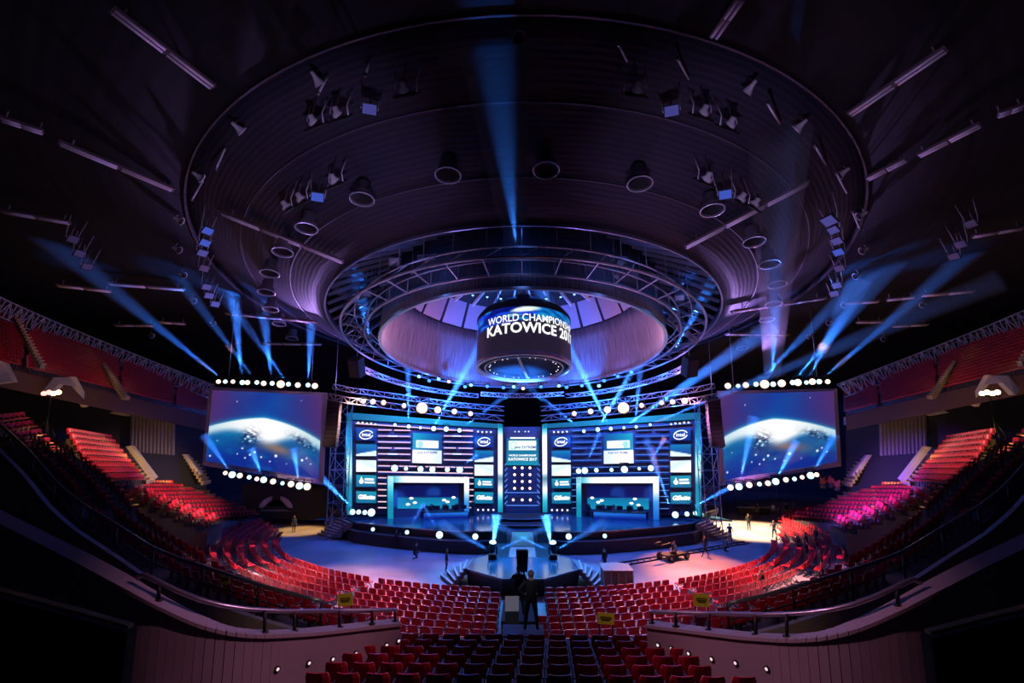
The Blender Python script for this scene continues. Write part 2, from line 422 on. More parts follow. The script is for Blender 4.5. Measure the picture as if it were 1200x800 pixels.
# ---- floodlights hung in clusters: frame with glass, body, yoke rods
body_m = mat('floodlight_body', (.8, .72, .8), .45)
blueglass = emit('lit_blue_glass', (.05, .12, .75), .6)
pinkglass = emit('lit_lilac_glass', (.10, .10, .50), .45)
FL = [(476, 110, 0, 'top left cluster, right end'), (433, 128, 2, 'top left cluster, with a glowing lilac glass'), (398, 138, 0, 'top left cluster, second from the left'), (370, 147, 0, 'top left cluster, left end'),
      (744, 110, 0, 'top right cluster, left end'), (787, 130, 2, 'top right cluster, with a glowing lilac glass'), (822, 136, 0, 'top right cluster, third one'), (853, 150, 0, 'top right cluster, right end'),
      (394, 215, 0, 'second left cluster, right end'), (372, 231, 1, 'second left cluster, with a bright blue glass'), (355, 236, 0, 'second left cluster, third one'), (338, 245, 0, 'second left cluster, left end'),
      (826, 213, 0, 'second right cluster, left end'), (850, 228, 1, 'second right cluster, with a bright blue glass'), (866, 236, 0, 'second right cluster, third one'), (882, 242, 0, 'second right cluster, right end'),
      (243, 270, 1, 'left column of floodlights, topmost blue glass'), (240, 284, 1, 'left column of floodlights, second blue glass'), (237, 296, 2, 'left column, lilac glass under the blue ones'), (239, 314, 0, 'left column of floodlights, dark one at middle height'),
      (242, 336, 2, 'left column, lilac glass near the bottom'), (245, 346, 2, 'left column, lowest lilac glass'), (252, 356, 0, 'left column of floodlights, dark one at the bottom'),
      (972, 258, 2, 'right column, topmost lilac glass'), (977, 269, 2, 'right column of floodlights, second lilac glass'), (981, 282, 2, 'right column of floodlights, third lilac glass'), (983, 295, 1, 'right column of floodlights, blue glass at middle height'),
      (984, 314, 0, 'right column of floodlights, dark one below the middle'), (981, 334, 2, 'right column, lilac glass near the bottom'), (978, 344, 2, 'right column, lowest lilac glass')]
TINY = [(85, 280, 'far left dim group'), (93, 297, 'far left dim group, second'), (102, 312, 'far left dim group, third'), (1118, 300, 'far right dim group'), (1126, 286, 'far right dim group, upper'), (1138, 262, 'far right dim group, topmost')]
def floodlight(u, v, kind, where, s=1.0):
    c = roofp(u, v, 1.5)
    face = (Vector((0, 40, 4)) - c); face.z = min(face.z, -6); face.normalize()
    if u < 300 or u > 930: face = (Vector((c.x*.2, 26, 6)) - c).normalized()
    if kind and 300 < u < 930: face = (Vector((0, 0, H)) - c).normalized()
    if kind and 300 < u < 930: s *= .72
    x = face.cross(Vector((0, 0, 1))).normalized(); y = x.cross(face)
    root = empty('floodlight', c, 'grey hanging floodlight, %s' % where, 'floodlight', 'floodlights hung under the roof')
    w, hgt = .62*s, .46*s
    MB().bar(c-face*.02*s, c+face*.10*s, w*2, hgt*2, y).build('frame', BLACK, root)
    g = MB(); f0 = c+face*.11*s
    g.prism([f0-x*w*.86-y*hgt*.82, f0+x*w*.86-y*hgt*.82, f0+x*w*.86+y*hgt*.82, f0-x*w*.86+y*hgt*.82], face*.012)
    g.build('glass', [mat('dull_glass', (.22, .2, .25), .25), blueglass, pinkglass][kind], root)
    MB().lathe(c-face*.02*s, -face, [(.36*s, 0), (.36*s, .22*s), (.2*s, .36*s), (.2*s, .62*s), (.02, .66*s)], 12).build('body', body_m, root)
    for sgn in (-1, 1):
        q = c + x*sgn*w*1.05
        MB().tube([q, q-face*.25*s+RN*.3, q+RN*1.7+x*sgn*.15], .03, 5).build('hanger_rod', body_m, root)
    MB().tube([c-face*.5*s, c-face*.3*s+RN*1.7], .035, 5).build('stem', STEEL, root)
for q in FL: floodlight(*q, s=.78 if q[1] < 260 else .6)
for (u, v, w) in TINY: floodlight(u, v, 0, w, .6)

# ---- horn loudspeakers and the thin rods between them
horn_m = mat('horn_grey', (.8, .72, .78), .45)
HORN = [(280, 151), (233, 207), (210, 258), (208, 292), (214, 322), (226, 352), (249, 379), (372, 94), (608, 44), (878, 104), (937, 148), (987, 203), (1009, 252), (1012, 293), (1004, 323), (990, 357), (972, 378), (949, 394), (1082, 357), (177, 393), (1036, 397)]
for i, (u, v) in enumerate(HORN):
    c = roofp(u, v, .7); k = sorted([q for q in HORN if (q[0] < 600) == (u < 600)], key=lambda q: q[1]).index((u, v))+1
    out = Vector((0, 36, 0)) - Vector((c.x, c.y, 0)); out.z = -12; out.normalize()
    if v < 60: out = Vector((0, -.8, -.75)).normalized()
    root = empty('horn_speaker', c, 'small pale horn loudspeaker under the roof, %s from the top on the %s' % (nth(k), 'left' if u < 600 else 'right'), 'loudspeaker', 'horn speakers under the roof')
    MB().lathe(c, -out, [(.29, -.2), (.26, -.16), (.16, .04), (.1, .2), (.1, .4), (.02, .42)], 14).build('horn', horn_m, root)
    MB().lathe(c, -out, [(.24, -.15), (.02, .12)], 10).build('throat', DARK, root)
    MB().tube([c-out*.3, c+RN*.75], .035, 5).build('bracket', STEEL, root)
ROD = [(253, 198, 264, 174), (225, 234, 238, 212), (428, 89, 434, 68), (725, 52, 735, 72), (794, 69, 807, 93), (899, 121, 914, 145), (955, 171, 968, 193), (980, 203, 992, 226), (999, 248, 1008, 270), (373, 110, 384, 89)]
for i, (u0, v0, u1, v1) in enumerate(ROD):
    a, b_ = roofp(u0, v0, 1.2), roofp(u1, v1, .3)
    root = empty('hanging_rod', a, 'thin pale rod hanging from the roof, %s from the left' % nth(sorted(q[0] for q in ROD).index(u0)+1), 'rod', 'thin rods hanging from the roof')
    MB().tube([a, b_], .05, 6).build('rod', horn_m, root)
    MB().lathe(a, (a-b_), [(.05, -.1), (.09, -.05), (.09, .04), (.02, .06)], 8).build('end_cap', STEEL, root)
# ================================================================ STAGE
def lin(c): return tuple((x/12.92 if x <= .04045 else ((x+.055)/1.055)**2.4) for x in c)
def mixc(a, b, t):
    t = max(0, min(1, t)); return tuple(x+(y-x)*t for x, y in zip(a, b))
def sstep(a, b, x):
    t = max(0, min(1, (x-a)/(b-a))); return t*t*(3-2*t)
def picture(name, quad, fn, nx, ny, m, parent=None):
    # quad: bl, br, tr, tl ; fn(s, t) gives display colours
    bl, br, tr, tl = [Vector(q) for q in quad]; o = worldloc(parent) if parent is not None else Vector()
    me = bpy.data.meshes.new(name); vs = []; fs = []; cs = []
    for j in range(ny+1):
        for i in range(nx+1):
            s, t = i/nx, j/ny
            vs.append(lerp(lerp(bl, br, s), lerp(tl, tr, s), t) - o); cs.append((*lin(fn(s, t)), 1))
    w = nx+1
    for j in range(ny):
        for i in range(nx): fs.append((j*w+i, j*w+i+1, (j+1)*w+i+1, (j+1)*w+i))
    me.from_pydata([tuple(v) for v in vs], [], fs)
    at = me.attributes.new('picture', 'FLOAT_COLOR', 'POINT')
    for i, c in enumerate(cs): at.data[i].color = c
    me.materials.append(m); ob = bpy.data.objects.new(name, me); COL.objects.link(ob)
    if parent is not None: ob.parent = parent
    return ob
def put_text(name, txt, c, x, y, size, m, parent, bold=0.0, shear=0.0, n=None, stretch=1.0):
    vs, fs = text_mesh(txt, size, bold, shear); x = Vector(x).normalized(); y = Vector(y).normalized(); n = n or x.cross(y)
    mb = MB(); mb.add([Vector(c) + x*p.x*stretch + y*p.y + n*.02 for p in vs], fs); return mb.build(name, m, parent)
SCREEN = screen_mat('screen_picture', 1.0)
SCREENHI = screen_mat('stage_screen_picture', 1.25)
WHITE_E = emit('lit_white', (1, 1, 1), 1.3)
TEAL_E = emit('lit_teal', (.02, .33, .5), .9)

# ---- scoreboard: a hanging cylinder tilted with the roof
R_SB = 3.72
c0 = P(614, 433, 40.0)
sb = empty('scoreboard', c0, 'big round hanging scoreboard screen with white words world championship Katowice under the drum', 'scoreboard')
ax = RN; ex = Vector((1, 0, 0)); ey = ax.cross(ex)      # ey points away from the camera
HS = 3.95
def SBp(a, h, r=R_SB): return c0 + ax*h + ex*r*math.sin(a) - ey*r*math.cos(a)
rnd = random.Random(3)
blobs = [(rnd.uniform(-1.5, 1.6), rnd.uniform(.62, 1.0), rnd.uniform(.05, .22), rnd.uniform(.02, .06), rnd.choice(((.05, .15, .9), (.08, .3, .95), (.05, .55, .85), (.02, .1, .6)))) for _ in range(110)]
def sbpic(a, t):
    c = (.13, .10, .17)
    low = .80 - .10*a if a < 0 else .80 - .04*a
    low = .60 if a < -.2 else .66 + .10*max(0, a)
    w = sstep(low-.03, low+.05, t)
    b = (.02, .06, .45)
    for (ba, bt, bw, bh, col) in blobs:
        d = ((a-ba)/bw)**2 + ((t-bt)/bh)**2
        if d < 1: b = mixc(b, col, (1-d)*1.5)
    d = ((a-.05)/.35)**2 + ((t-.93-.12*a)/.07)**2
    if d < 1: b = mixc(b, (.95, 1, .95), (1-d)*1.8)
    d = ((a+.25)/.25)**2 + ((t-.80)/.035)**2
    if d < 1: b = mixc(b, (.5, .85, .9), (1-d)*1.5)
    if a > .1: b = mixc(b, (.05, .62, .80), sstep(.1, .5, a)*.8*(.4+.6*math.sin(9*a+20*t)**2))
    return mixc(c, b, w)
me = bpy.data.meshes.new('screen'); vs = []; fs = []; cs = []; NA, NT = 150, 40
for j in range(NT+1):
    for i in range(NA+1):
        a = -PI + 2*PI*i/NA; vs.append(tuple(SBp(a, .35 + (HS-.5)*j/NT) - c0)); aa = a if abs(a) < 1.75 else (a-2*PI*.5*(1 if a > 0 else -1))
        cs.append((*lin(sbpic(aa, j/NT)), 1))
for j in range(NT):
    for i in range(NA): fs.append((j*(NA+1)+i, j*(NA+1)+i+1, (j+1)*(NA+1)+i+1, (j+1)*(NA+1)+i))
me.from_pydata(vs, [], fs); at = me.attributes.new('picture', 'FLOAT_COLOR', 'POINT')
for i, c in enumerate(cs): at.data[i].color = c
me.materials.append(SCREEN); ob = bpy.data.objects.new('screen', me); COL.objects.link(ob); ob.parent = sb
MB().lathe(c0, ax, [(R_SB-.02, .36), (R_SB+.06, .3), (R_SB+.06, 0), (R_SB-.15, 0), (R_SB-.15, .3)], 64).build('bottom_rim', mat('rim_pink', (.75, .6, .65), .3, .5), sb)
MB().lathe(c0, ax, [(R_SB-.7, .12), (R_SB-.62, .12), (R_SB-.62, .02), (R_SB-.7, .02), (R_SB-.7, .12)], 64).build('inner_ring', mat('rim_pink', (.75, .6, .65), .3, .5), sb)
MB().lathe(c0, ax, [(R_SB-.1, .3), (R_SB-.9, .5), (.02, .7)], 48).build('underside', MATTE, sb)
MB().lathe(c0, ax, [(R_SB+.02, HS-.15), (R_SB+.06, HS-.1), (R_SB+.06, HS+.1), (R_SB-.3, HS+.6), (2.2, HS+1.4), (.05, HS+1.6)], 48).build('top_cap', DARK, sb)
for s in (-.06, .06): MB().bar(SBp(-.15, .1, R_SB-.3) + ex*s, c0 + ey*3.0 + ax*.1 + ex*(.35+s), .07).build('cross_bar', mat('rim_pink', (.75, .6, .65), .3, .5), sb)
dotm = emit('tiny_lamp_white', (.9, .9, 1), 1.2)
for k in range(40):
    if k % 5 in (0, 3): continue
    a = 2*PI*k/40; MB().sphere(c0 + ax*.1 + ex*(R_SB-1.0)*math.sin(a) - ey*(R_SB-1.0)*math.cos(a), .05, 6, 4).build('pin_lamp', dotm, sb)
def bent_text(txt, size, a_start, h, bold, span=None):
    vs, fs = text_mesh(txt, size, bold); x0 = min(p.x for p in vs); x1 = max(p.x for p in vs)
    k = (span*R_SB/(x1-x0)) if span else 1
    MB().add([SBp(a_start + (p.x-x0)*k/R_SB, h+p.y, R_SB+.05) for p in vs], fs).build('lettering', WHITE_E, sb)
bent_text('WORLD CHAMPIONSHIP', .80, math.asin(-40/56), 2.86, .008, 2.12)
bent_text('KATOWICE 2017', 1.12, math.asin(-41/56), 2.06, .028, 2.2)
for k in range(8):
    a = 2*PI*k/8; MB().tube([SBp(a, HS+.5, 3.0), SBp(a, HS+6, 3.0)], .04, 5).build('cable', STEEL, sb)
# pale bell-shaped loudspeaker hung over the scoreboard
c = P(613, 345, 39)
b_ = empty('bell_lamp', c, 'small pale bell-shaped lamp hanging just above the scoreboard', 'ceiling light')
MB().lathe(c, (0, 0, 1), [(.55, -.1), (.5, 0), (.28, .35), (.2, .8), (.12, 1.0), (.02, 1.05)], 16).build('shade', mat('pale_shade', (.75, .7, .75), .4), b_)
MB().tube([c+Vector((0, 0, 1)), c+Vector((0, 0, 3.2))], .03, 5).build('stem', STEEL, b_)

# ---- two big projection screens
from mathutils import noise as mnoise
def earth(s, t):
    hz = .66 - .55*(s-.47)**2 - .12*abs(s-.47)
    d = t - hz
    if d > 0:
        c = mixc((.30, .17, .42), (.03, .22, .62), 1.15 - abs(s-.5)*1.9 - .25*t)
        n = .5+.5*math.sin(13*s+3*math.sin(7*t+2))*math.sin(11*t+2*s)
        c = mixc(c, (.03, .36, .66), .55*n*max(0, 1-abs(s-.5)*2.6))
        c = mixc(c, (.1, .65, .80), .9*math.exp(-d/.028))
        c = mixc(c, (1, 1, 1), math.exp(-d/.008 - ((s-.48)/.22)**2*.25))
        return c
    d = -d
    n = math.sin(21*s+5*math.sin(9*t))*math.sin(17*t+4*s)
    base = mixc((.03, .36, .62), (.02, .16, .55), sstep(.15, .55, d))
    base = mixc(base, (.05, .50, .66), .4*max(0, n)*sstep(.5, .1, d))
    base = mixc(base, (.20, .14, .50), .5*sstep(.75, 1.0, s)*sstep(.3, .1, t))
    core = .10 + .20*math.exp(-((s-.5)/.20)**2)
    w = sstep(core+.07, core-.06, d)
    edge = sstep(1.35, .2, abs(s-.48)*2)
    wc = mixc((.88, .97, .97), (1, 1, 1), edge)
    c = mixc(base, (.62, .45, .36), .85*math.exp(-((s-.6)/.17)**2-((d-.34)/.07)**2))
    c = mixc(c, wc, w*(.75+.25*edge))
    # dark clouds breaking the glow, and bright specks of city light
    nz = mnoise.fractal(Vector((s*26, t*34, 3.3)), .9, 2.1, 4)
    reg = math.exp(-((s-.35)/.07)**2-((d-.25)/.09)**2) + .9*math.exp(-((s-.86)/.11)**2-((d-.13)/.05)**2)
    c = mixc(c, (.05, .13, .32), min(1, reg*1.3)*sstep(.35, -.25, nz))
    c = mixc(c, (.95, .98, 1), min(1, 1.3*reg)*sstep(.25, .6, nz))
    c = mixc(c, (.08, .45, .62), .35*sstep(.1, .6, mnoise.fractal(Vector((s*6, t*9, 8.1)), .9, 2.1, 4))*sstep(.05, .2, d)*(1-w))
    return c
def earth_sp(specks):
    def fn(s, t):
        c = earth(s, t)
        for (a, b, r) in specks:
            d = ((s-a)*1.4)**2 + (t-b)**2
            if d < r*r: c = mixc(c, (1, 1, 1), 1.4*(1-d/(r*r)))
        return c
    return fn
SPK = [(.41, .21, .018), (.37, .17, .015), (.60, .20, .022), (.84, .19, .020), (.88, .22, .014), (.03, .08, .014), (.33, .12, .012), (.30, .24, .014), (.26, .16, .01), (.55, .12, .012), (.92, .16, .012), (.47, .16, .012), (.08, .30, .01), (.70, .12, .01), (.22, .86, .008), (.8, .92, .008)]
frame_m = mat('screen_frame', (.32, .27, .33), .6)
LAMP_WARM = emit('lamp_warm', (1, .62, .50), 2.2)
LAMP_BLUE = emit('lamp_cool', (.45, .80, 1), 2.4)
LAMP_ORANGE = emit('lamp_orange', (1, .50, .32), 3.0)
def lamp_head(name, c, aim, r, m, label, group, cat='stage light', parent=None):
    aim = Vector(aim).normalized(); c = Vector(c)
    r *= .68; root = empty(name, c, label, cat, group)
    MB().lathe(c, -aim, [(r*1.12, -.02), (r*1.12, r*.8), (r*.75, r*1.6), (r*.7, r*2.4), (.02, r*2.5)], 12).build('housing', BLACK, root)
    MB().lathe(c, aim, [(r, 0), (r*.85, r*.25), (r*.45, r*.42), (.005, r*.48)], 14).build('lens', m, root)
    x = aim.cross(Vector((0, 0, 1))).normalized()
    MB().bar(c-aim*r+x*r*1.25, c-aim*r+x*r*1.25+Vector((0, 0, r*1.9)), r*.2).bar(c-aim*r-x*r*1.25, c-aim*r-x*r*1.25+Vector((0, 0, r*1.9)), r*.2).bar(c-aim*r+x*r*1.25+Vector((0, 0, r*1.9)), c-aim*r-x*r*1.25+Vector((0, 0, r*1.9)), r*.25).build('yoke', BLACK, root)
    return root
TOCAM = lambda c: (Vector((0, 0, H)) - c).normalized()
BEAMS = []        # (source, target, start radius, end radius, power, colour)
def projection_screen(side, outer, inner, Yl, Yr, top, bot):
    # outer/inner: tl, tr, br, bl in pixels at depths Yl (left) and Yr (right)
    pt = lambda q, i, dy=0: P(q[0], q[1], (Yl, Yr, Yr, Yl)[i]+dy)
    O = [pt(q, i) for i, q in enumerate(outer)]; I = [pt(q, i) for i, q in enumerate(inner)]
    c = sum(O, Vector())/4; n = (O[1]-O[0]).cross(O[0]-O[3]).normalized()
    if n.dot(TOCAM(c)) < 0: n = -n
    root = empty('projection_screen', c, 'large hanging projection screen showing a blue planet and white sunrise, %s of the stage' % side, 'screen', 'projection screens beside the stage')
    mb = MB()
    for i in range(4):
        j = (i+1) % 4; mb.hexa([O[i], O[j], I[j], I[i]], [p - n*.25 for p in (O[i], O[j], I[j], I[i])])
    mb.build('frame', frame_m, root)
    MB().hexa([p-n*.12 for p in I], [p-n*.3 for p in I]).build('backing', MATTE, root)
    picture('screen', [I[3]-n*.06, I[2]-n*.06, I[1]-n*.06, I[0]-n*.06], earth_sp(SPK), 150, 110, SCREEN, root)
    up = Vector((0, 0, 1))
    for row, (lst, edge) in enumerate(((top, 'top'), (bot, 'bottom'))):
        a = P(lst[0][0]-6, lst[0][1], lerp(Yl, Yr, .05)-.3) ; b = P(lst[-1][0]+6, lst[-1][1], lerp(Yl, Yr, .95)-.3)
        for k, (u, v, kind, r) in enumerate(lst):
            f = (u-outer[0][0])/(outer[1][0]-outer[0][0]); Y = lerp(Yl, Yr, f) - .5
            pp = P(u, v, Y)
            lamp_head('stage_light', pp, TOCAM(pp), r, (LAMP_WARM, LAMP_BLUE, LAMP_ORANGE)[kind],
                      '%s lamp, %s from the left along the %s edge of the %s screen' % (('warm white', 'blue white', 'big orange')[kind], nth(k+1), edge, side), 'lamps along the projection screens')
        pts = [P(lst[0][0]-4, lst[0][1], Yl-.2) + up*.35*(1 if not row else -1)*0 + n*-.35, P(lst[-1][0]+4, lst[-1][1], Yr-.2) - n*.35]
        MB().tube(pts, .07, 8).build('lamp_bar', BLACK, root)
    for f in (.15, .85):
        q = lerp(O[0], O[1], f); MB().tube([q, q+up*9], .03, 5).build('cable', STEEL, root)
W_, B_, OR = 0, 1, 2
topL = [(256, 447, W_, .28), (264, 447, B_, .26), (273, 447, W_, .27), (284, 448, B_, .32), (290, 448, W_, .32), (301, 448, B_, .28), (309, 449, W_, .34), (319, 449, B_, .30), (329, 450, OR, .50), (338, 450, B_, .30), (349, 451, W_, .36), (361, 451, B_, .30), (369, 452, W_, .40)]
botL = [(264, 554, W_, .26), (272, 556, B_, .42), (281, 557, W_, .34), (292, 559, B_, .27), (301, 561, W_, .28), (309, 562, B_, .40), (320, 564, W_, .36), (331, 566, B_, .25), (341, 567, W_, .40), (351, 569, B_, .46), (360, 570, W_, .46)]
topR = [(853, 452, W_, .40), (865, 452, B_, .26), (874, 451, W_, .38), (886, 450, B_, .32), (896, 450, OR, .56), (906, 450, B_, .34), (916, 449, W_, .48), (929, 448, B_, .33), (935, 448, W_, .44), (945, 448, B_, .26), (952, 447, W_, .40), (960, 447, B_, .32), (970, 447, W_, .30)]
botR = [(856, 571, W_, .38), (866, 570, B_, .44), (878, 568, W_, .38), (890, 567, B_, .28), (900, 566, W_, .34), (909, 564, B_, .42), (921, 562, W_, .32), (931, 561, B_, .26), (940, 559, W_, .26), (950, 557, B_, .42), (957, 556, W_, .28)]
projection_screen('left', [(245, 453), (384, 460), (379, 568), (237, 545)], [(249, 457), (378, 463), (373, 561), (241, 540)], 46, 49, topL, botL)
projection_screen('right', [(840, 458), (981, 455), (986, 546), (844, 569)], [(845, 462), (977, 458), (981, 541), (849, 562)], 49, 46, topR, botR)

# ---- stage deck
YF = F(612, 646, 0).y
DZ = P(612, 622, YF).z
deck_m = mat('glossy_stage_floor', (.03, .10, .16), .14, 0, .8, noise=.3, scale=.6)
skirt_m = mat('stage_skirt', (.022, .018, .028), .6)
trim_e = mat('stage_edge', (.35, .3, .36), .35, .6)
edgeL = [(402, 606), (418, 612), (450, 616), (490, 619.5), (525, 622), (560, 623), (584, 622)]
front = [F(u, v, DZ) for u, v in edgeL]; front += [Vector((-p.x, p.y, p.z)) for p in front[::-1]]
st = empty('stage', (0, 50, 0), 'wide dark stage with glossy blue-lit floor in front of the LED walls', 'stage')
back = [Vector((21, 54, DZ)), Vector((18, 63, DZ)), Vector((-18, 63, DZ)), Vector((-21, 54, DZ))]
MB().prism([Vector(p) - Vector((0, 0, .12)) for p in front+back], (0, 0, .12)).build('deck', deck_m, st)
mb = MB(); mt = MB(); mb2 = MB(); mt2 = MB()
LZ = DZ*.62
for a, b in zip(front, front[1:]):
    f2 = lambda p: Vector((p.x*1.0, p.y-.75, LZ)); a2, b2 = f2(a), f2(b)
    mb.add([a-Vector((0, 0, .1)), b-Vector((0, 0, .1)), b2+Vector((0, .75, 0)), a2+Vector((0, .75, 0))], [(0, 1, 2, 3)])
    mb2.add([a2, b2, b2+Vector((0, 1.2, 0)), a2+Vector((0, 1.2, 0))], [(0, 1, 2, 3)])
    mb2.add([a2, b2, Vector((b2.x, b2.y, 0)), Vector((a2.x, a2.y, 0))], [(0, 1, 2, 3)])
    mt.bar(a, b, .07, .07); mt2.bar(a2, b2, .05, .05)
mb.build('upper_skirt', skirt_m, st); mb2.build('lower_skirt', skirt_m, st); mt.build('edge_trim', trim_e, st); mt2.build('ledge_trim', trim_e, st)

# ---- LED wall wings (left measured in the photo, right mirrored)
YO, YI = 54.5, 58.0
XO, XI = P(405, 550, YO).x, P(590, 550, YI).x
def Wg(u, v, off, s):                # point on the left wing plane seen at (u, v); s=+1 mirrors it to the right
    d = ray(u, v); o = Vector((0, 0, H)); a = Vector((XO, YO, 0)); t = (Vector((XI, YI, 0))-a).normalized(); n = Vector((t.y, -t.x, 0))
    k = (a - n*0 - o).dot(n)/d.dot(n); p = o + d*k + n*off
    return Vector((-p.x, p.y, p.z)) if s > 0 else p
wall_m = mat('led_wall_backing', (.07, .08, .14), .5)
pink = emit('led_pink', (1, .62, .75), 1.1); bluee = emit('led_blue', (.10, .30, 1.0), .8)
def vgrad(stops):
    def fn(s, t):
        for (t0, c0_), (t1, c1_) in zip(stops, stops[1:]):
            if t <= t1: return mixc(c0_, c1_, (t-t0)/(t1-t0))
        return stops[-1][1]
    return fn
TEALD, TEALM, TEALL = (.03, .32, .45), (.05, .50, .62), (.15, .68, .78)
WH = (1, 1, 1); NAVY = (.03, .08, .35)
def panel_pic(kind):
    if kind == 'wave':
        return lambda s, t: mixc(mixc((.04, .2, .55), (.03, .45, .65), t), (.85, .95, .95), sstep(.02, -.08, t-.18-.32*s) if True else 0)
    if kind == 'white': return lambda s, t: mixc((.80, .88, .88), (.97, 1, .98), .5+.5*math.sin(3*s+4*t))
    if kind == 'navy': return lambda s, t: mixc((.02, .14, .5), (.03, .28, .62), t)
    return lambda s, t: mixc((.03, .38, .55), (.06, .55, .66), t)
for s in (-1, 1):
    side = 'left' if s < 0 else 'right'
    G = lambda u, v, off=0: Wg(u, v, off, s)
    w_ = empty('led_wall', G(497, 600), 'tall %s wing of the stage wall with a lit teal frame and rows of screens' % side, 'stage wall', 'stage wall wings')
    MB().hexa([G(405, 484, -.3), G(590, 498, -.3), G(590, 603, -.3), G(405, 603, -.3)], [G(405, 484, -.5), G(590, 498, -.5), G(590, 603, -.5), G(405, 603, -.5)]).build('backing', wall_m, w_)
    def strip(name, q, fn, nx, ny, t=.35):
        Q = [G(*a, .0) for a in q]
        B = [G(*a, -t) for a in q]; MB().hexa(B, [G(*a, -.02) for a in q]).build(name, DARK, w_)
        o = picture(name+'_face', [G(*a, .03) for a in q], fn, nx, ny, SCREENHI, w_); return o
    strip('outer_post', [(406, 603), (412.5, 603), (412.5, 486), (406, 484)], vgrad([(0, TEALM), (.3, TEALM), (.42, (.75, .95, .95)), (.55, (.65, .95, .95)), (.65, TEALL), (.85, TEALM), (1, TEALD)]), 2, 40)
    strip('inner_post', [(583.5, 600), (589, 600), (589, 497), (583.5, 496)], vgrad([(0, TEALM), (.12, TEALL), (.25, WH), (.38, (.3, .5, .6)), (.45, WH), (.85, WH), (.95, TEALL), (1, TEALM)]), 2, 40)
    strip('top_beam', [(406, 491), (589, 502), (589, 497), (406, 483)], lambda a, t: mixc((.02, .26, .42), (.06, .56, .70), .35+.65*math.sin(PI*min(1, a*1.1))**2), 40, 2)
    # screen columns
    def panel(name, q, kind, label=None):
        e = MB(); e.hexa([G(*a, -.12) for a in q], [G(*a, .08) for a in q]); root = e.build(name, BLACK, w_)
        picture('picture', [G(*a, .1) for a in (q[3], q[2], q[1], q[0])], panel_pic(kind), 14, 10, SCREENHI, root)
        c = sum((G(*a, .1) for a in q), Vector())/4; x = (G(*q[1], .1)-G(*q[0], .1))*(1 if s < 0 else -1); y = G(*q[0], .1)-G(*q[3], .1)
        wd, hh = x.length, y.length; nn = TOCAM(c)
        if kind == 'navy':
            pts = [c + x*.34*math.cos(a)*.95 + y*.36*math.sin(a) + x*.06*math.sin(a) for a in [2*PI*k/24*.93+.4 for k in range(25)]]
            MB().tube([p+nn*.03 for p in pts], .055, 5).build('logo', WHITE_E, root)
            put_text('lettering', 'intel', c+nn*.03, x, y, hh*.42, WHITE_E, root, .012)
        if kind == 'drop':
            MB().lathe(c - x*.24 + nn*.03 - y*.05, nn, [(hh*.2, 0), (hh*.2, .02), (.01, .03)], 10).add([c-x*.24+nn*.04+y*.38, c-x*.32+nn*.04+y*.02, c-x*.16+nn*.04+y*.02], [(0, 1, 2)]).build('logo', WHITE_E, root)
            for j, ln in ((.14, .46), (-.12, .5)): MB().prism([c+x*(-.08)+y*(j-.08)+nn*.03, c+x*(-.08+ln)+y*(j-.08)+nn*.03, c+x*(-.08+ln)+y*(j+.08)+nn*.03, c+x*(-.08)+y*(j+.08)+nn*.03], nn*.01).build('text_line', WHITE_E, root)
        if kind == 'word': put_text('lettering', 'Gillette', c+nn*.03, x, y, hh*.5, WHITE_E, root, .03, .25, stretch=.95)
        return root
    for (u0, u1, sk, rows) in ((417.5, 441, 0, ((502, 516, 'navy'), (520, 534, 'wave'), (538.5, 552.5, 'white'), (556, 570, 'drop'), (575, 589, 'word'))),
                               (556, 578, 0, ((510.5, 524, 'navy'), (527.5, 541, 'wave'), (544, 557, 'white'), (560, 571.5, 'drop'), (576, 589.5, 'word')))):
        for (v0, v1, kind) in rows: panel('screen_panel', [(u0, v0), (u1, v0+(.8 if u0 < 500 else .5)), (u1, v1), (u0, v1)], kind)
    # middle screen: teal with a white box, white lower half
    e = MB(); q = [(484, 507), (517.5, 508.5), (517.5, 543), (483, 542)]; e.hexa([G(*a, -.2) for a in q], [G(*a, .15) for a in q]); root = e.build('middle_screen', BLACK, w_)
    def midpic(a, t):
        if t < .44: return mixc((.82, .88, .88), (1, 1, 1), .5+.5*math.sin(5*a))
        if .5 < t < .76 and .12 < a < .90: return mixc((.8, .95, .95), (1, 1, 1), math.sin(PI*a)) if (a < .38 and ((a-.26)**2*1.3+(t-.63)**2) > .012) or a >= .38 else (.6, .85, .9)
        return mixc((.03, .25, .5), (.08, .58, .70), 1-a+.1*t)
    picture('picture', [G(*q[3], .17), G(*q[2], .17), G(*q[1], .17), G(*q[0], .17)], midpic, 40, 40, SCREENHI, root)
    xx = (G(517, 525)-G(484, 525))*(1 if s < 0 else -1)
    put_text('lettering', 'intel EXTREME', G(501, 530, .19), xx, (0, 0, 1), .34, mat('dark_text', (.02, .1, .2), .5), root, .006)
    # booth
    bo = empty('booth', G(501, 603), 'player booth with a lit teal and white frame in the %s wing' % side, 'booth', 'player booths')
    def bstrip(name, q, fn, nx, ny):
        MB().hexa([G(*a, .3) for a in q], [G(*a, 1.4) for a in q]).build(name, DARK, bo)
        picture(name+'_face', [G(*a, 1.42) for a in q], fn, nx, ny, SCREENHI, bo)
    inn = vgrad([(0, TEALM), (.35, TEALM), (.6, TEALL), (1, (.8, .95, .95))]); out = vgrad([(0, (.05, .35, .75)), (.4, (.2, .55, .85)), (.7, WH), (1, WH)])
    bstrip('left_post', [(455, 605), (461.5, 605), (461.5, 557), (455, 556)], (lambda a, t: inn(a, t)) if s < 0 else out, 2, 24)
    bstrip('right_post', [(542.5, 605), (548, 605), (548, 557.5), (542.5, 557)], out if s < 0 else inn, 2, 24)
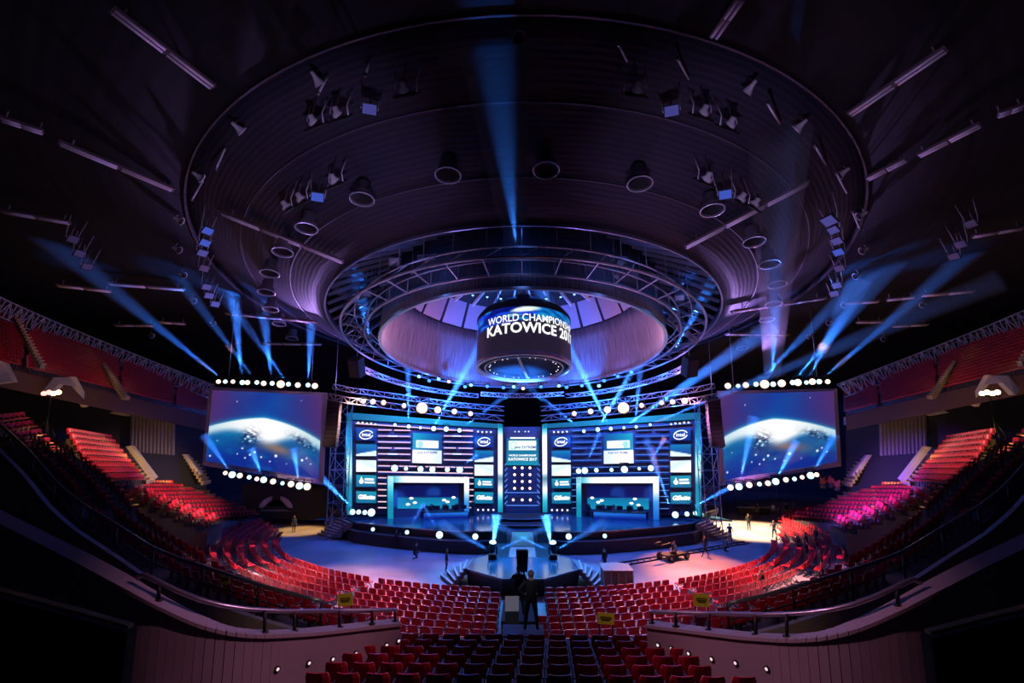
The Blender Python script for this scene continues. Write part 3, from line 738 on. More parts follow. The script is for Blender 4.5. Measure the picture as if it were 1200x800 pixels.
    bstrip('header', [(455, 563.5), (548, 564), (548, 557.5), (455, 556)], lambda a, t: mixc((.15, .62, .75), (1, 1, 1), sstep(.0, .25, a if s < 0 else 1-a)), 40, 3)
    MB().hexa([G(461, 564, .4), G(543, 564, .4), G(543, 605, .4), G(461, 605, .4)], [G(461, 564, .3), G(543, 564, .3), G(543, 605, .3), G(461, 605, .3)]).build('rear_panel', wall_m, bo)
    def bs(a, t):
        if t > .46: return mixc((.03, .08, .42), (.02, .05, .28), t)
        n = math.sin(23*a+4)*math.sin(17*t*3+a*9)
        return mixc((.05, .52, .68), (.04, .40, .58), t*2+.2*n)
    picture('booth_screen', [G(466, 595, .45), G(536.5, 595, .45), G(536.5, 568, .45), G(466, 568, .45)], bs, 40, 24, SCREENHI, bo)
    for k, (a, b) in enumerate(((482, 583), (486, 588), (520, 585), (524, 587), (531, 582), (478, 590))):
        MB().sphere(G(a, b, .48), .16, 7, 5, (1.5, .4, .8)).build('screen_mark', WHITE_E, bo)
    # long desk with its blue lit front
    dk = empty('player_desk', G(520, 606, 1.8), 'long player desk with a blue lit front inside the %s booth' % side, 'desk', 'player desks')
    d0, d1 = (496, 546) if s < 0 else (470, 528)
    top = [G(d0, 596.5, 2.3), G(d1, 597, 2.3), G(d1, 597, 1.4), G(d0, 596.5, 1.4)]
    MB().prism(top, (0, 0, .08)).build('desk_top', DARK, dk)
    za, zb = top[0].z-.05, DZ
    picture('front_panel', [Vector((*top[0].xy, zb)), Vector((*top[1].xy, zb)), Vector((*top[1].xy, za)), Vector((*top[0].xy, za))], lambda a, t: mixc((.02, .10, .45), (.12, .45, .85), sstep(.1, .9, t)*(.6+.4*a)), 24, 8, SCREENHI, dk)
    for q in (top[2], top[3]): MB().bar(Vector((q.x, q.y, DZ)), q, .5, .06).build('leg', BLACK, dk)
    # monitors on the desk
    for k in range(5):
        u = d0 + (d1-d0)*(k+.5)/5; p = G(u, 596.5, 1.9); z = top[0].z+.08
        mo = empty('monitor', (p.x, p.y, z), 'dark monitor, %s from the left on the desk in the %s booth' % (nth(k+1 if s < 0 else 5-k), side), 'monitor', 'monitors on the player desks')
        MB().box((p.x, p.y, z+.33), (.62, .05, .38)).build('display', BLACK, mo); MB().bar((p.x, p.y, z), (p.x, p.y, z+.2), .06).box((p.x, p.y, z+.01), (.25, .18, .02)).build('stand', BLACK, mo)
    # LED battens: thin lit bars between the screens
    gapsL = [(443, 481), (520, 554)]; nb = 0
    for k in range(15):
        v = 496.5 + k*7.0
        for (a, b) in ([(417, 554)] if k == 0 else [(443, 481), (520, 554)] if v < 543 else [(443, 554)] if v < 555 else [(443, 453), (550, 555)] if v < 602 else []):
            if k == 0: v0, v1 = 496, 505
            else: v0 = v; v1 = v + (b-a)*.018
            cuts = [(a, b)]
            if b-a > 25 and k % 3 == 1: cuts = [(a, a+(b-a)*.42), (a+(b-a)*.5, b)]
            for (c_, d_) in cuts:
                va = v0 + (v1-v0)*(c_-a)/(b-a); vb = v0 + (v1-v0)*(d_-a)/(b-a); nb += 1
                p, q = G(c_, va, .05), G(d_, vb, .05)
                ro = MB().bar(p, q, .18, .16).build('led_batten', BLACK)
                tag(ro, 'thin %s light bar, %s counting down the %s stage wall' % ('pinkish white' if s < 0 else 'blue', nth(nb), side), 'light bar', 'light bars across the stage wall')
                nn = TOCAM(p); MB().bar(p+nn*.09, q+nn*.09, .05, .11 if s < 0 else .07).build('strip', pink if s < 0 else bluee, ro)
                if (k % 3 == 2) and s < 0 and d_-c_ > 20:
                    MB().bar(p.lerp(q, .3)+nn*.12, p.lerp(q, .6)+nn*.12, .05, .12).build('strip', WHITE_E, ro)
    # small blinders along top of screens
    for (u, v) in ((420, 495), (425, 495), (430, 496), (435, 496), (440, 497), (560, 505.5), (565, 506), (570, 506), (575, 506), (560, 597), (566, 597), (572, 597), (578, 597)):
        p = G(u, v, .15); ro = MB().lathe(p, -TOCAM(p), [(.14, 0), (.12, .2), (.02, .25)], 8).build('pin_spot', BLACK)
        tag(ro, 'tiny round %s lamp on the %s wall, at the %s screen column' % ('top' if v < 550 else 'foot', side, 'outer' if u < 500 else 'inner'), 'stage light', 'tiny lamps above the screen columns')
        MB().lathe(p, TOCAM(p), [(.11, 0), (.07, .05), (.01, .07)], 8).build('lens', WHITE_E, ro)

# ---- centre portal
C = lambda u, v, Y=58.5: P(u, v, Y)
po = empty('stage_portal', C(612, 606), 'central stage portal with lit title screen above rows of round lamps', 'stage wall')
MB().hexa([C(590, 500), C(634, 500), C(634, 612), C(590, 612)], [C(590, 500, 59), C(634, 500, 59), C(634, 612, 59), C(590, 612, 59)]).build('backing', wall_m, po)
def tpic(s, t):
    if .55 < t < .92 and .08 < s < .92:
        if ((s-.22)*1.2)**2+((t-.73)*.9)**2 < .018 and ((s-.22)*1.2)**2+((t-.73)*.9)**2 > .010: return (.5, .8, .88)
        return (.92, 1, 1)
    return mixc((.03, .22, .42), (.05, .50, .62), 1-t*.5)
q = [C(593.5, 545, 58.3), C(631, 545, 58.3), C(631, 513.5, 58.3), C(593.5, 513.5, 58.3)]
MB().hexa(q, [p+Vector((0, .3, 0)) for p in q]).build('title_screen_box', BLACK, po)
picture('title_screen', [p-Vector((0, .02, 0)) for p in q], tpic, 48, 40, SCREENHI, po)
put_text('lettering', 'intel EXTREME', C(616, 524, 58.2), (1, 0, 0), (0, 0, 1), .40, mat('dark_text', (.02, .1, .2), .5), po, .01, n=Vector((0, -1, 0)))
put_text('lettering', 'WORLD CHAMPIONSHIP', C(612.3, 533.5, 58.2), (1, 0, 0), (0, 0, 1), .27, WHITE_E, po, .008, n=Vector((0, -1, 0)))
put_text('lettering', 'KATOWICE 2017', C(612.3, 538, 58.2), (1, 0, 0), (0, 0, 1), .42, WHITE_E, po, .012, n=Vector((0, -1, 0)))
MB().bar(C(598, 513, 58.1), C(627, 513, 58.1), .08, .16).build('light_strip', WHITE_E, po)
ROUND = emit('lamp_round_warm', (1, .66, .55), 2.2)
kk = 0
for v in (548, 556, 564, 572, 585.5):
    for j, u in enumerate((603, 612, 621) if v < 580 else (601.5, 612, 621.5)):
        kk += 1; pp = C(u, v, 58.0)
        lamp_head('stage_light', pp, (0, -1, .1), .22, ROUND, 'round warm lamp in the central portal, %s in the %s row' % (('left', 'middle', 'right')[j], nth((548, 556, 564, 572, 585.5).index(v)+1)), 'round lamps of the portal')
for j, u in enumerate((603.5, 608, 615.5, 619.5)):
    pp = C(u, 505.5, 58.0); lamp_head('stage_light', pp, (0, -1, .1), .12, WHITE_E, 'tiny white lamp atop the central portal, %s from the left' % nth(j+1), 'tiny lamps atop the portal')
for s in (-1, 1):
    for k in range(8):
        v = 545+k*6.5; p = C(612+s*20.5, v, 58.1); q = C(612+s*17, v-4, 58.6); MB().bar(p, q, .06, .1).build('light_strip', bluee, po)
for v in (577, 592): MB().bar(C(593, v, 58), C(631, v, 58), .1, .08).build('cross_bar', bluee, po)

# ---- steps, ramp and thrust platform
t_ = empty('thrust_stage', (0, 36, 0), 'low six-sided thrust platform with glossy blue floor and ramp up to the stage', 'stage')
TZ = 1.1
thr = [F(555, 654, TZ), F(546.5, 666, TZ), F(588, 678, TZ)]
poly = [F(580, 648, TZ)] + thr + [Vector((-p.x, p.y, p.z)) for p in thr[::-1]] + [Vector((-F(580, 648, TZ).x, F(580, 648, TZ).y, TZ))]
MB().prism([p-Vector((0, 0, .15)) for p in poly], (0, 0, .15)).build('deck', deck_m, t_)
mb = MB(); mt = MB()
for a, b in zip(poly, poly[1:]+poly[:1]):
    fl = lambda p: Vector((p.x*.97, p.y+.1, 0)); mb.add([a-Vector((0, 0, .15)), b-Vector((0, 0, .15)), fl(b), fl(a)], [(0, 1, 2, 3)]); mt.bar(a, b, .06, .06)
mb.build('skirt', skirt_m, t_); mt.build('edge_trim', trim_e, t_)
ra = [F(596, 653, TZ), F(628.5, 653, TZ), F(624, 623, DZ), F(600.5, 623, DZ)]
MB().hexa([p+Vector((0, 0, .02)) for p in ra], [p-Vector((0, 0, .25)) for p in ra]).build('ramp', mat('ramp_glass', (.04, .16, .22), .15, 0, .8), t_)
rp_ = [lerp(ra[0], ra[3], .38), lerp(ra[1], ra[2], .38), lerp(ra[1], ra[2], .96), lerp(ra[0], ra[3], .96)]
picture('ramp_glow', [p+Vector((0, -.03, .05)) for p in rp_], lambda s, t: mixc((.02, .22, .40), (.08, .58, .68), t*(.5+.5*math.sin(PI*s))), 12, 8, SCREEN, t_)  # teal glow and reflection painted onto the glossy ramp as emission
for s in (-1, 1):
    a, b = (ra[0], ra[3]) if s < 0 else (ra[1], ra[2])
    w = Vector((s*1.0, 0, 0)); mb = MB()
    mb.hexa([a, a+w*1.3, Vector((b.x+w.x, b.y, DZ)), b], [Vector((a.x, a.y, TZ-.1)), Vector((a.x+w.x*1.3, a.y, TZ-.1)), Vector((b.x+w.x, b.y, TZ)), Vector((b.x, b.y, TZ))])
    mb.build('ramp_cheek', MATTE, t_)
    c = F(612+s*26, 640, TZ); sp = empty('stage_monitor_speaker', c, 'black wedge loudspeaker at the %s of the ramp onto the thrust platform' % ('left' if s < 0 else 'right'), 'loudspeaker', 'wedge speakers beside the ramp')
    mb = MB(); x0, x1 = c.x-.55, c.x+.55
    mb.prism([(x0, c.y-.5, TZ), (x0, c.y+.6, TZ), (x0, c.y+.6, TZ+1.5), (x0, c.y+.2, TZ+1.55)], (1.1, 0, 0)); mb.build('cabinet', BLACK, sp)
    MB().prism([(x0+.08, c.y-.46, TZ+.12), (x1-.08, c.y-.46, TZ+.12), (x1-.08, c.y+.14, TZ+1.4), (x0+.08, c.y+.14, TZ+1.4)], (0, -.05, .02)).build('grille', DARK, sp)
# curved plinth between stage and ramp
pl = empty('plinth', (0, 50, DZ), 'dark curved double step at the head of the ramp', 'step')
for k, (v0, w, hh) in enumerate(((619, 33, .25), (614.5, 30, .5))):
    pts = [F(612-w+2*w*i/12, v0-2.2*math.sin(PI*i/12)*-.6-1.0, DZ) for i in range(13)]
    bk = [Vector((p.x, p.y+3.2, p.z)) for p in pts[::-1]]; MB().prism(pts+bk, (0, 0, hh)).build('step', MATTE, pl)
    MB().tube([p+Vector((0, -.02, hh)) for p in pts], .04, 5).build('edge', trim_e, pl)
# stairs
def stairs(name, a0, a1, b0, b1, n, m, label, cat='stairs', group=None, edge=None):
    # a0-a1: lowest step front edge, b0-b1: top landing edge
    root = empty(name, (a0+a1)/2, label, cat, group)
    for k in range(n):
        p0, p1 = lerp(a0, b0, k/n), lerp(a1, b1, k/n); q0, q1 = lerp(a0, b0, (k+1)/n), lerp(a1, b1, (k+1)/n)
        z = q0.z; zb = min(a0.z, a1.z)-.02
        zz0, zz1 = q0.z, q1.z
        top = [Vector((p0.x, p0.y, zz0)), Vector((p1.x, p1.y, zz1)), Vector((q1.x, q1.y, zz1)), Vector((q0.x, q0.y, zz0))]
        o = MB().hexa(top, [Vector((t.x, t.y, max(zb, t.z-.45))) for t in top]).build('step', m, root)
        if edge: MB().bar(top[0]+Vector((0, 0, .01)), top[1]+Vector((0, 0, .01)), .14, .05).build('nosing', edge, o)
    return root
step_m = mat('stair_tread', (.20, .12, .13), .5); nose = mat('stair_nosing', (.55, .45, .45), .4)
for s in (-1, 1):
    def M(p): return Vector((-p.x, p.y, p.z)) if s > 0 else p
    r = stairs('stairs', M(F(372, 627, 0)), M(F(388, 631, 0)), M(F(400, 607, DZ)), M(F(413, 612.5, DZ)), 7, step_m, 'dark stairs with pale edges at the %s end of the stage' % ('left' if s < 0 else 'right'), group='stage end stairs', edge=nose)
    MB().hexa([M(F(386, 600, DZ)), M(F(402, 605.5, DZ)), M(F(402, 605.5, DZ))+Vector((0, 0, .5)), M(F(386, 600, DZ))+Vector((0, 0, .5))], [q+Vector((0, .15, 0)) for q in (M(F(386, 600, DZ)), M(F(402, 605.5, DZ)), M(F(402, 605.5, DZ))+Vector((0, 0, .5)), M(F(386, 600, DZ))+Vector((0, 0, .5)))]).build('stringer', skirt_m, r)
    a0, a1 = M(F(521, 680, 0)), M(F(532, 684, 0)); b0, b1 = M(F(554, 656, TZ)), M(F(547, 665, TZ))
    r = stairs('stairs', M(F(516, 676, 0)), M(F(530, 688, 0)), M(F(555, 655, TZ)), M(F(546.5, 666, TZ)), 5, step_m, 'small dark steps down from the %s corner of the thrust platform' % ('left' if s < 0 else 'right'), group='thrust platform steps', edge=nose)

# ---- main lighting truss over the stage wall, with its lamps
tr_m = mat('truss_blue_grey', (.30, .32, .40), .35, .7)
for s in (-1, 1):
    def M(p): return Vector((-p.x, p.y, p.z)) if s > 0 else p
    side = 'left' if s < 0 else 'right'
    pts = [M(P(u, v, Y)) for u, v, Y in ((386, 461, 46.5), (410, 466, 47.2), (436, 469, 48), (470, 474, 49), (500, 478, 50), (530, 482, 51), (556, 484, 52), (590, 487, 53))]
    dense = []
    for a, b in zip(pts, pts[1:]): dense += [a.lerp(b, k/3) for k in range(3)]
    truss('lighting_truss', dense+[pts[-1]], .55, tr_m, .035, 'long bluish lighting truss above the %s wing of the stage wall' % side, group='roof trusses')
    pts2 = [p + Vector((0, .9, .95)) for p in dense+[pts[-1]]]
    truss('lighting_truss', pts2, .45, tr_m, .03, 'thin upper lighting truss behind the %s row of warm lamps' % side, group='roof trusses')
    warm = [(426, 470, .30), (437, 470.5, .36), (449.5, 471.5, .34), (473.5, 475, .32), (494.5, 478, .78), (513, 480, .48), (532.5, 482, .38), (551.5, 484.5, .34)]
    if s > 0: warm[0] = (424, 470, .4); warm[1] = (438, 471, .34); warm.append((450.5, 472, .30)); warm.pop(2)
    for k, (u, v, r) in enumerate(warm):
        Y = lerp(47.4, 51.4, (u-426)/126); p = M(P(u, v, Y)); n_ = len(warm)
        lamp_head('stage_light', p, TOCAM(p), r, LAMP_ORANGE if r > .6 else LAMP_WARM, '%s warm lamp on the %s stage truss, %s from the outer end' % ('big' if r > .6 else 'small', side, nth(k+1)), 'warm lamps on the stage trusses')
    up_ = [(463, 497.5, .3), (479, 499.5, .38), (492.5, 501, .28), (508, 502, .48), (522.5, 502.5, .5), (538, 504, .42)] if s < 0 else [(464, 497.5, .28), (480, 500, .30), (494, 501, .28), (509, 502, .36), (524, 503, .42), (540, 505, .34)]
    mid_ = [(463, 547, .62), (476, 547.5, .36), (492.5, 548, .55), (506, 548.5, .55), (523, 548.5, .46), (537, 549, .62)] if s < 0 else [(464, 546.5, .55), (477, 547, .30), (493.5, 548, .64), (508, 548.5, .36), (525, 549, .40), (538, 549.5, .60), (545, 550, .5)]
    low_ = [(415, 597, .5), (422, 597, .42), (429, 597.5, .42), (436.5, 597.5, .68)] if s < 0 else [(415, 597, .36), (424, 598, .42), (437, 599, .58)]
    for nm, lst, off in (('upper', up_, .5), ('middle', mid_, 1.7), ('floor', low_, 1.5)):
        for k, (u, v, r) in enumerate(lst):
            p = Wg(u, v, off, s)
            lamp_head('moving_head_light', p, TOCAM(p), r*.8, LAMP_BLUE, 'blue white moving lamp, %s row of the %s stage wing, %s from outside' % (nm, side, nth(k+1)), 'moving lamps on the stage wall')
    for k, (u, v, r) in enumerate(((437, 620, .34), (477, 623.5, .36), (515, 626.5, .60), (557, 628.5, .50)) if s < 0 else ((517, 627, .36), (559, 628, .50), (413, 599.5, .2))):
        p = M(F(u, v, LZ+.35)); lamp_head('moving_head_light', p, TOCAM(p), r*.75, LAMP_BLUE, 'blue white lamp on the ledge before the %s stage half, %s from outside' % (side, nth(k+1)), 'lamps on the stage ledge')
    # moving heads standing on the thrust platform, blazing
    p = M(F(577, 654, TZ)); mh = empty('moving_head_light', p, 'blazing white moving lamp standing on the %s half of the thrust platform' % side, 'stage light', 'moving lamps on the thrust platform')
    MB().box(p+Vector((0, 0, .15)), (.6, .5, .3)).build('base', BLACK, mh)
    MB().bar(p+Vector((-.32, 0, .3)), p+Vector((-.32, 0, .85)), .1).bar(p+Vector((.32, 0, .3)), p+Vector((.32, 0, .85)), .1).build('yoke', BLACK, mh)
    aim = Vector((-s*.08, -.3, 1)).normalized(); c = p+Vector((0, 0, .8))
    MB().lathe(c, aim, [(.02, -.35), (.2, -.3), (.26, .1), (.28, .4)], 12).build('head', BLACK, mh); MB().lathe(c+aim*.40, aim, [(.27, 0), (.2, .1), (.01, .14)], 12).build('lens', LAMP_BLUE, mh)
for k, u in enumerate((603, 612, 621)):
    p = F(u, 626, DZ-.4); lamp_head('stage_light', p, TOCAM(p), .26, ROUND, 'round warm lamp at the head of the ramp, %s of three' % ('left', 'middle', 'right')[k], 'lamps at the head of the ramp')

# ---- scaffold towers and line arrays
for s in (-1, 1):
    def M(p): return Vector((-p.x, p.y, p.z)) if s > 0 else p
    side = 'left' if s < 0 else 'right'
    a = M(P(395, 603, 53.2)); b = M(P(395, 470, 53.2)); a.z = 0
    tw = empty('scaffold_tower', a, 'tall scaffold tower of thin tubes between the %s screen and the stage wall' % side, 'scaffold', 'scaffold towers')
    w = .75; hz = b.z
    for i, j in ((-1, -1), (1, -1), (1, 1), (-1, 1)): MB().tube([(a.x+i*w, a.y+j*w, 0), (a.x+i*w, a.y+j*w, hz)], .05, 6).build('upright', tr_m, tw)
    k = 0; z = 0.3
    while z < hz-1.5:
        mb = MB(); z1 = z+1.6
        cs_ = [(-1, -1), (1, -1), (1, 1), (-1, 1)]
        for q in range(4):
            i, j = cs_[q]; i2, j2 = cs_[(q+1) % 4]; A = (a.x+i*w, a.y+j*w); B = (a.x+i2*w, a.y+j2*w)
            mb.bar((*A, z), (*B, z), .05); mb.bar((*A, z), (*B, z1), .045) if k % 2 else mb.bar((*B, z), (*A, z1), .045)
        mb.build('brace', tr_m, tw); z = z1; k += 1
    # line array: column of boxes curving slightly
    top = M(P(392.5, 467, 47)); la = empty('line_array', top, 'black hanging line array loudspeaker beside the inner edge of the %s screen' % side, 'loudspeaker', 'line arrays')
    for k in range(12):
        c = top + Vector((0, -.02*k*k*.2, -.2-.36*k)); MB().box(c, (1.15, .7, .33), Matrix.Rotation(-.02*k, 3, 'X')).build('speaker_box', mat('speaker_black', (.02, .018, .022), .6), la)
    MB().tube([top, top+Vector((0, 0, 6))], .03, 5).build('cable', STEEL, la); MB().bar(top+Vector((-.5, 0, 0)), top+Vector((.5, 0, 0)), .12, .3).build('bumper', BLACK, la)
    # clusters of boxes hung at the drum's sides
    c = M(P(418, 430, 42)); q = empty('hanging_speaker', c, 'dark boxy loudspeaker hanging tilted below the %s of the drum' % side, 'loudspeaker', 'speakers hung by the drum')
    R_ = Matrix.Rotation(.5, 3, 'X') @ Matrix.Rotation(.3*s, 3, 'Z')
    MB().box(c, (1.0, .9, 1.6), R_).build('cabinet', BLACK, q); MB().box(c+R_ @ Vector((0, -.47, 0)), (.88, .04, 1.45), R_).build('grille', DARK, q); MB().tube([c+Vector((0, 0, .7)), c+Vector((0, 0, 3))], .03, 5).build('cable', STEEL, q)
# speaker and lamp boxes hung between the trusses
rr = random.Random(5)
for i, (u, v, Y, w, h) in enumerate(((463, 306, 34, .9, .7), (520, 312, 34, .9, 1.3), (548, 322, 35, .6, .8), (575, 320, 34, .5, .7), (655, 320, 34, .6, .8), (672, 318, 34, .6, .7), (690, 325, 34, .7, .6), (716, 330, 33, 1.0, 1.3), (744, 322, 34, .8, .7), (796, 347, 36, .7, .5), (456, 358, 37, .5, .5), (768, 357, 37, .5, .5), (430, 344, 38, .7, .5), (488, 318, 34, .7, .5), (600, 300, 33, .4, .9), (724, 307, 33, .6, .5))):
    c = P(u, v, Y); x = rr.uniform(-.6, .6); R_ = Matrix.Rotation(x, 3, 'Z') @ Matrix.Rotation(rr.uniform(.1, .7), 3, 'X')
    q = empty('hanging_lamp_box', c, 'grey lamp box hung among the trusses inside the roof opening, %s from the left' % nth(sorted((463, 520, 548, 575, 655, 672, 690, 716, 744, 796, 456, 768, 430, 488, 600, 724)).index(u)+1), 'stage light', 'lamp boxes in the roof opening')
    MB().box(c, (w, .5, h), R_).build('case', mat('box_grey', (.16, .14, .17), .5, .3), q); MB().box(c+R_ @ Vector((0, -.27, 0)), (w*.8, .05, h*.75), R_).build('front_panel', mat('box_pale', (.45, .4, .45), .4), q)
    MB().tube([c+Vector((-w*.4, 0, h*.3)), c+Vector((-w*.4, 0, 2.5))], .03, 5).tube([c+Vector((w*.4, 0, h*.3)), c+Vector((w*.4, 0, 2.5))], .03, 5).build('hanger_rod', STEEL, q)
BLUELED = emit('lamp_deep_blue', (.05, .25, 1), 2.5); BLUEW = emit('lamp_sky', (.25, .65, 1), 2.5)
# row of small blue moving heads under the far rim of the drum
for i, (u, v) in enumerate(((503, 446), (514, 444), (526, 447), (545, 453), (552, 451), (571, 452.5), (590, 454), (602, 453), (613, 455), (634, 453), (655, 452), (664, 453.5), (682, 451.5), (702, 452), (724, 441), (708, 446), (491, 441), (740, 436))):
    p = P(u, v, 49); d = Vector((0, -.7, -.5)); lamp_head('moving_head_light', p, d, .26, (BLUELED, BLUEW, BLUELED)[i % 3] if i not in (2, 8) else LAMP_WARM,
         'small blue moving lamp under the far edge of the drum, %s from the left' % nth(sorted([503, 514, 526, 545, 552, 571, 590, 602, 613, 634, 655, 664, 682, 702, 724, 708, 491, 740]).index(u)+1), 'moving lamps under the drum')
# lanterns on the ribs of the lantern roof
for i, (u, v) in enumerate(((538, 341), (554, 346), (571, 348), (587, 350), (640, 350), (657, 348), (673, 345), (690, 342))):
    p = P(u, v, 38); lamp_head('ceiling_spot', p, (0, -.5, -.8), .13, BLUEW, 'tiny bright spot on a blue rib above the scoreboard, %s from the left' % nth(i+1), 'tiny spots on the blue ribs', 'ceiling light')
# ================================================================ FLOOR, WALLS, STANDS
floor_m = mat('arena_floor', (.30, .26, .32), .38, 0, .5, noise=.25, scale=.35)
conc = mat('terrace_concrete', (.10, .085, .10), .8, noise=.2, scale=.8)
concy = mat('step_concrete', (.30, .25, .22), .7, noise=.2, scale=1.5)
plaster = mat('plaster_wall', (.34, .26, .31), .75, noise=.08, scale=1.2)
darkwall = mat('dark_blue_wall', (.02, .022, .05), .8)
fascia = mat('white_fascia', (.55, .5, .56), .6)
yellow_edge = mat('yellow_step_edge', (.90, .60, .12), .5)
red_back = mat('red_plastic', (.62, .02, .055), .32, 0, .6, noise=.1, scale=3)
red_seat = mat('red_seat_pad', (.55, .02, .05), .28, 0, .7)
chair_frame = mat('chair_frame', (.10, .09, .10), .4, .7)
mb = MB(); n = 96
mb.add([(70*math.cos(2*PI*k/n), 40+70*math.sin(2*PI*k/n), 0) for k in range(n)] + [(70*math.cos(2*PI*k/n), 40+70*math.sin(2*PI*k/n), -.2) for k in range(n)],
       [tuple(range(n)), tuple(range(n, 2*n))[::-1]] + [(k, n+k, n+(k+1) % n, (k+1) % n) for k in range(n)])
tag(mb.build('floor', floor_m), kind='structure')
for nm, a0, a1 in (('wall_back', .28*PI, .72*PI), ('wall_left', .72*PI, 1.5*PI), ('wall_right', -.5*PI, .28*PI)):
    mb = MB()
    for k in range(24):
        p, q = [a0+(a1-a0)*(k+i)/24 for i in (0, 1)]
        A = [(r*math.cos(a), 40+r*math.sin(a)) for a, r in ((p, 66), (q, 66), (q, 66.4), (p, 66.4))]
        mb.hexa([(*a, -.1) for a in A], [(*a, 46) for a in A])
    tag(mb.build(nm, darkwall), kind='structure')

# ---- chair prototypes (local +Y is forward, base at z = 0)
def far(o): o.location = (0, 0, -50)
def proto_folding():
    mb = MB()
    for s in (-1, 1):
        mb.tube([(s*.23, .20, 0), (s*.23, -.16, .44), (s*.22, -.24, .86)], .016, 5).tube([(s*.21, -.26, 0), (s*.21, .17, .43)], .016, 5)
    mb.bar((-.22, -.235, .84), (.22, -.235, .84), .03).bar((-.21, -.24, .1), (.21, -.24, .1), .02)
    r = mb.build('folding_chair', chair_frame)
    s = MB()
    pts = [(-.22, -.18), (-.22, .16), (-.17, .22), (.17, .22), (.22, .16), (.22, -.18)]
    s.prism([(x, y, .44+.02*(y > .1)) for x, y in pts], (0, 0, .045)).build('seat', red_seat, r)
    b = MB(); prof_ = [(-.24, .80), (-.17, .875), (.17, .875), (.24, .80), (.24, .54), (-.24, .54)]
    b.prism([(x, -.20-.10*(z-.5), z) for x, z in prof_], (0, -.035, -.006)).build('backrest', red_back, r)
    prep(r); return r
def proto_fixed():
    mb = MB().bar((0, -.05, 0), (0, -.05, .36), .09, .12).box((0, -.05, .015), (.26, .2, .03)).bar((-.24, -.08, .38), (.24, -.08, .38), .06)
    for s in (-1, 1): mb.bar((s*.26, -.22, .60), (s*.26, .16, .62), .04, .05).bar((s*.26, -.06, .36), (s*.26, -.06, .60), .03)
    r = mb.build('stadium_seat', chair_frame)
    s = MB(); s.hexa([(-.22, -.14, .40), (.22, -.14, .40), (.22, .26, .44), (-.22, .26, .44)], [(-.22, -.14, .45), (.22, -.14, .45), (.22, .27, .49), (-.22, .27, .49)]).build('seat', red_seat, r)
    b = MB(); cols = 5
    vs = []; fs = []
    for (yo) in (0, -.035):
        for z, back in ((.42, -.13), (.62, -.19), (.82, -.25), (.90, -.27)):
            for i in range(cols):
                x = -.23+.46*i/(cols-1); vs.append((x*(1 if z < .85 else .86), back+yo+.05*(abs(x)/.23)**2, z))
    R4 = 4*cols
    for j in range(3):
        for i in range(cols-1):
            fs.append((j*cols+i, j*cols+i+1, (j+1)*cols+i+1, (j+1)*cols+i)); fs.append((R4+j*cols+i, R4+(j+1)*cols+i, R4+(j+1)*cols+i+1, R4+j*cols+i+1))
    edge = [i for i in range(cols)] + [j*cols+cols-1 for j in (1, 2, 3)] + [3*cols+i for i in range(cols-2, -1, -1)] + [j*cols for j in (2, 1)]
    for a, c in zip(edge, edge[1:]+edge[:1]): fs.append((a, c, R4+c, R4+a))
    b.add(vs, fs).build('backrest', red_back, r)
    prep(r); return r
FOLD = proto_folding(); FIXED = proto_fixed()
def merged_copy(proto, places, name, label, cat, group=None):
    # seats beyond the 300 largest in view: one object
    V = []; Fc = []; MI = []
    parts = [proto]+KIDS[proto.name]
    for (p, rz, sc_) in places:
        R_ = Matrix.Rotation(rz, 3, 'Z')
        for k, o in enumerate(parts):
            n0 = len(V); V += [tuple(Vector(p) + R_ @ (v.co*sc_)) for v in o.data.vertices]
            for f in o.data.polygons: Fc.append([n0+i for i in f.vertices]); MI.append(k)
    me = bpy.data.meshes.new(name); me.from_pydata(V, [], Fc)
    for o in parts: me.materials.append(o.data.materials[0])
    me.polygons.foreach_set('material_index', MI); me.update()
    ob = bpy.data.objects.new(name, me); COL.objects.link(ob)
    return tag(ob, label, cat, group, 'stuff')
def dist2(p): return (Vector(p)-Vector((0, 0, H))).length

# ---- folding chairs on the arena floor, in arcs round the stage
CC = Vector((0, 60, 0))
polyL = [(186, 604), (240, 600), (300, 612), (332, 632), (380, 642), (440, 648), (478, 652), (494, 668), (520, 684), (548, 694), (580, 708), (588, 716), (588, 765), (478, 762), (400, 722), (330, 700), (262, 678), (205, 652), (160, 625)]
polyR = [(634, 765), (634, 712), (650, 698), (690, 693), (745, 687), (795, 672), (806, 665), (850, 656), (898, 649), (914, 630), (916, 606), (930, 602), (990, 600), (1030, 604), (1050, 625), (1010, 650), (960, 676), (905, 700), (850, 722), (760, 760)]
floor_places = []
row = 0; rr = 25.2
while rr < 60:
    row += 1
    na = int(2*PI*rr/.66)
    seatno = {'left': 0, 'right': 0}
    for side, sg in (('left', -1), ('right', 1)):
        cnt = 0
        for k in range(int(na*.30)):
            a = -PI/2 + sg*(k+.5)*2*PI/na
            p = Vector((CC.x+rr*math.cos(a), CC.y+rr*math.sin(a), 0)); q = px(p)
            if q is None: continue
            if any(abs(abs(a+PI/2) - g) < .016 for g in (.40, .80)): continue
            if inpoly(q, polyL if sg < 0 else polyR):
                cnt += 1; floor_places.append((p, a+PI/2, side, row, cnt))
    rr += .98
floor_places.sort(key=lambda t: dist2(t[0]))
NCH = 300
print('floor chairs', len(floor_places))
for i, (p, rz, side, rw, k) in enumerate(floor_places[:NCH]):
    c = FOLD if i == 0 else copy_tree(FOLD)
    c.location = p; c.rotation_euler = (0, 0, rz+random.uniform(-.04, .04)); c.scale = (1.12,)*3
    tag(c, 'red folding chair, %s row from stage, %s from the centre aisle, %s half' % (nth(rw), nth(k), side), 'chair', 'red folding chairs on the arena floor')
merged_copy(FOLD, [(p, rz, 1.12) for p, rz, *_ in floor_places[NCH:]], 'folding_seating', 'red folding chairs massed on the arena floor farthest from the viewer', 'seating')

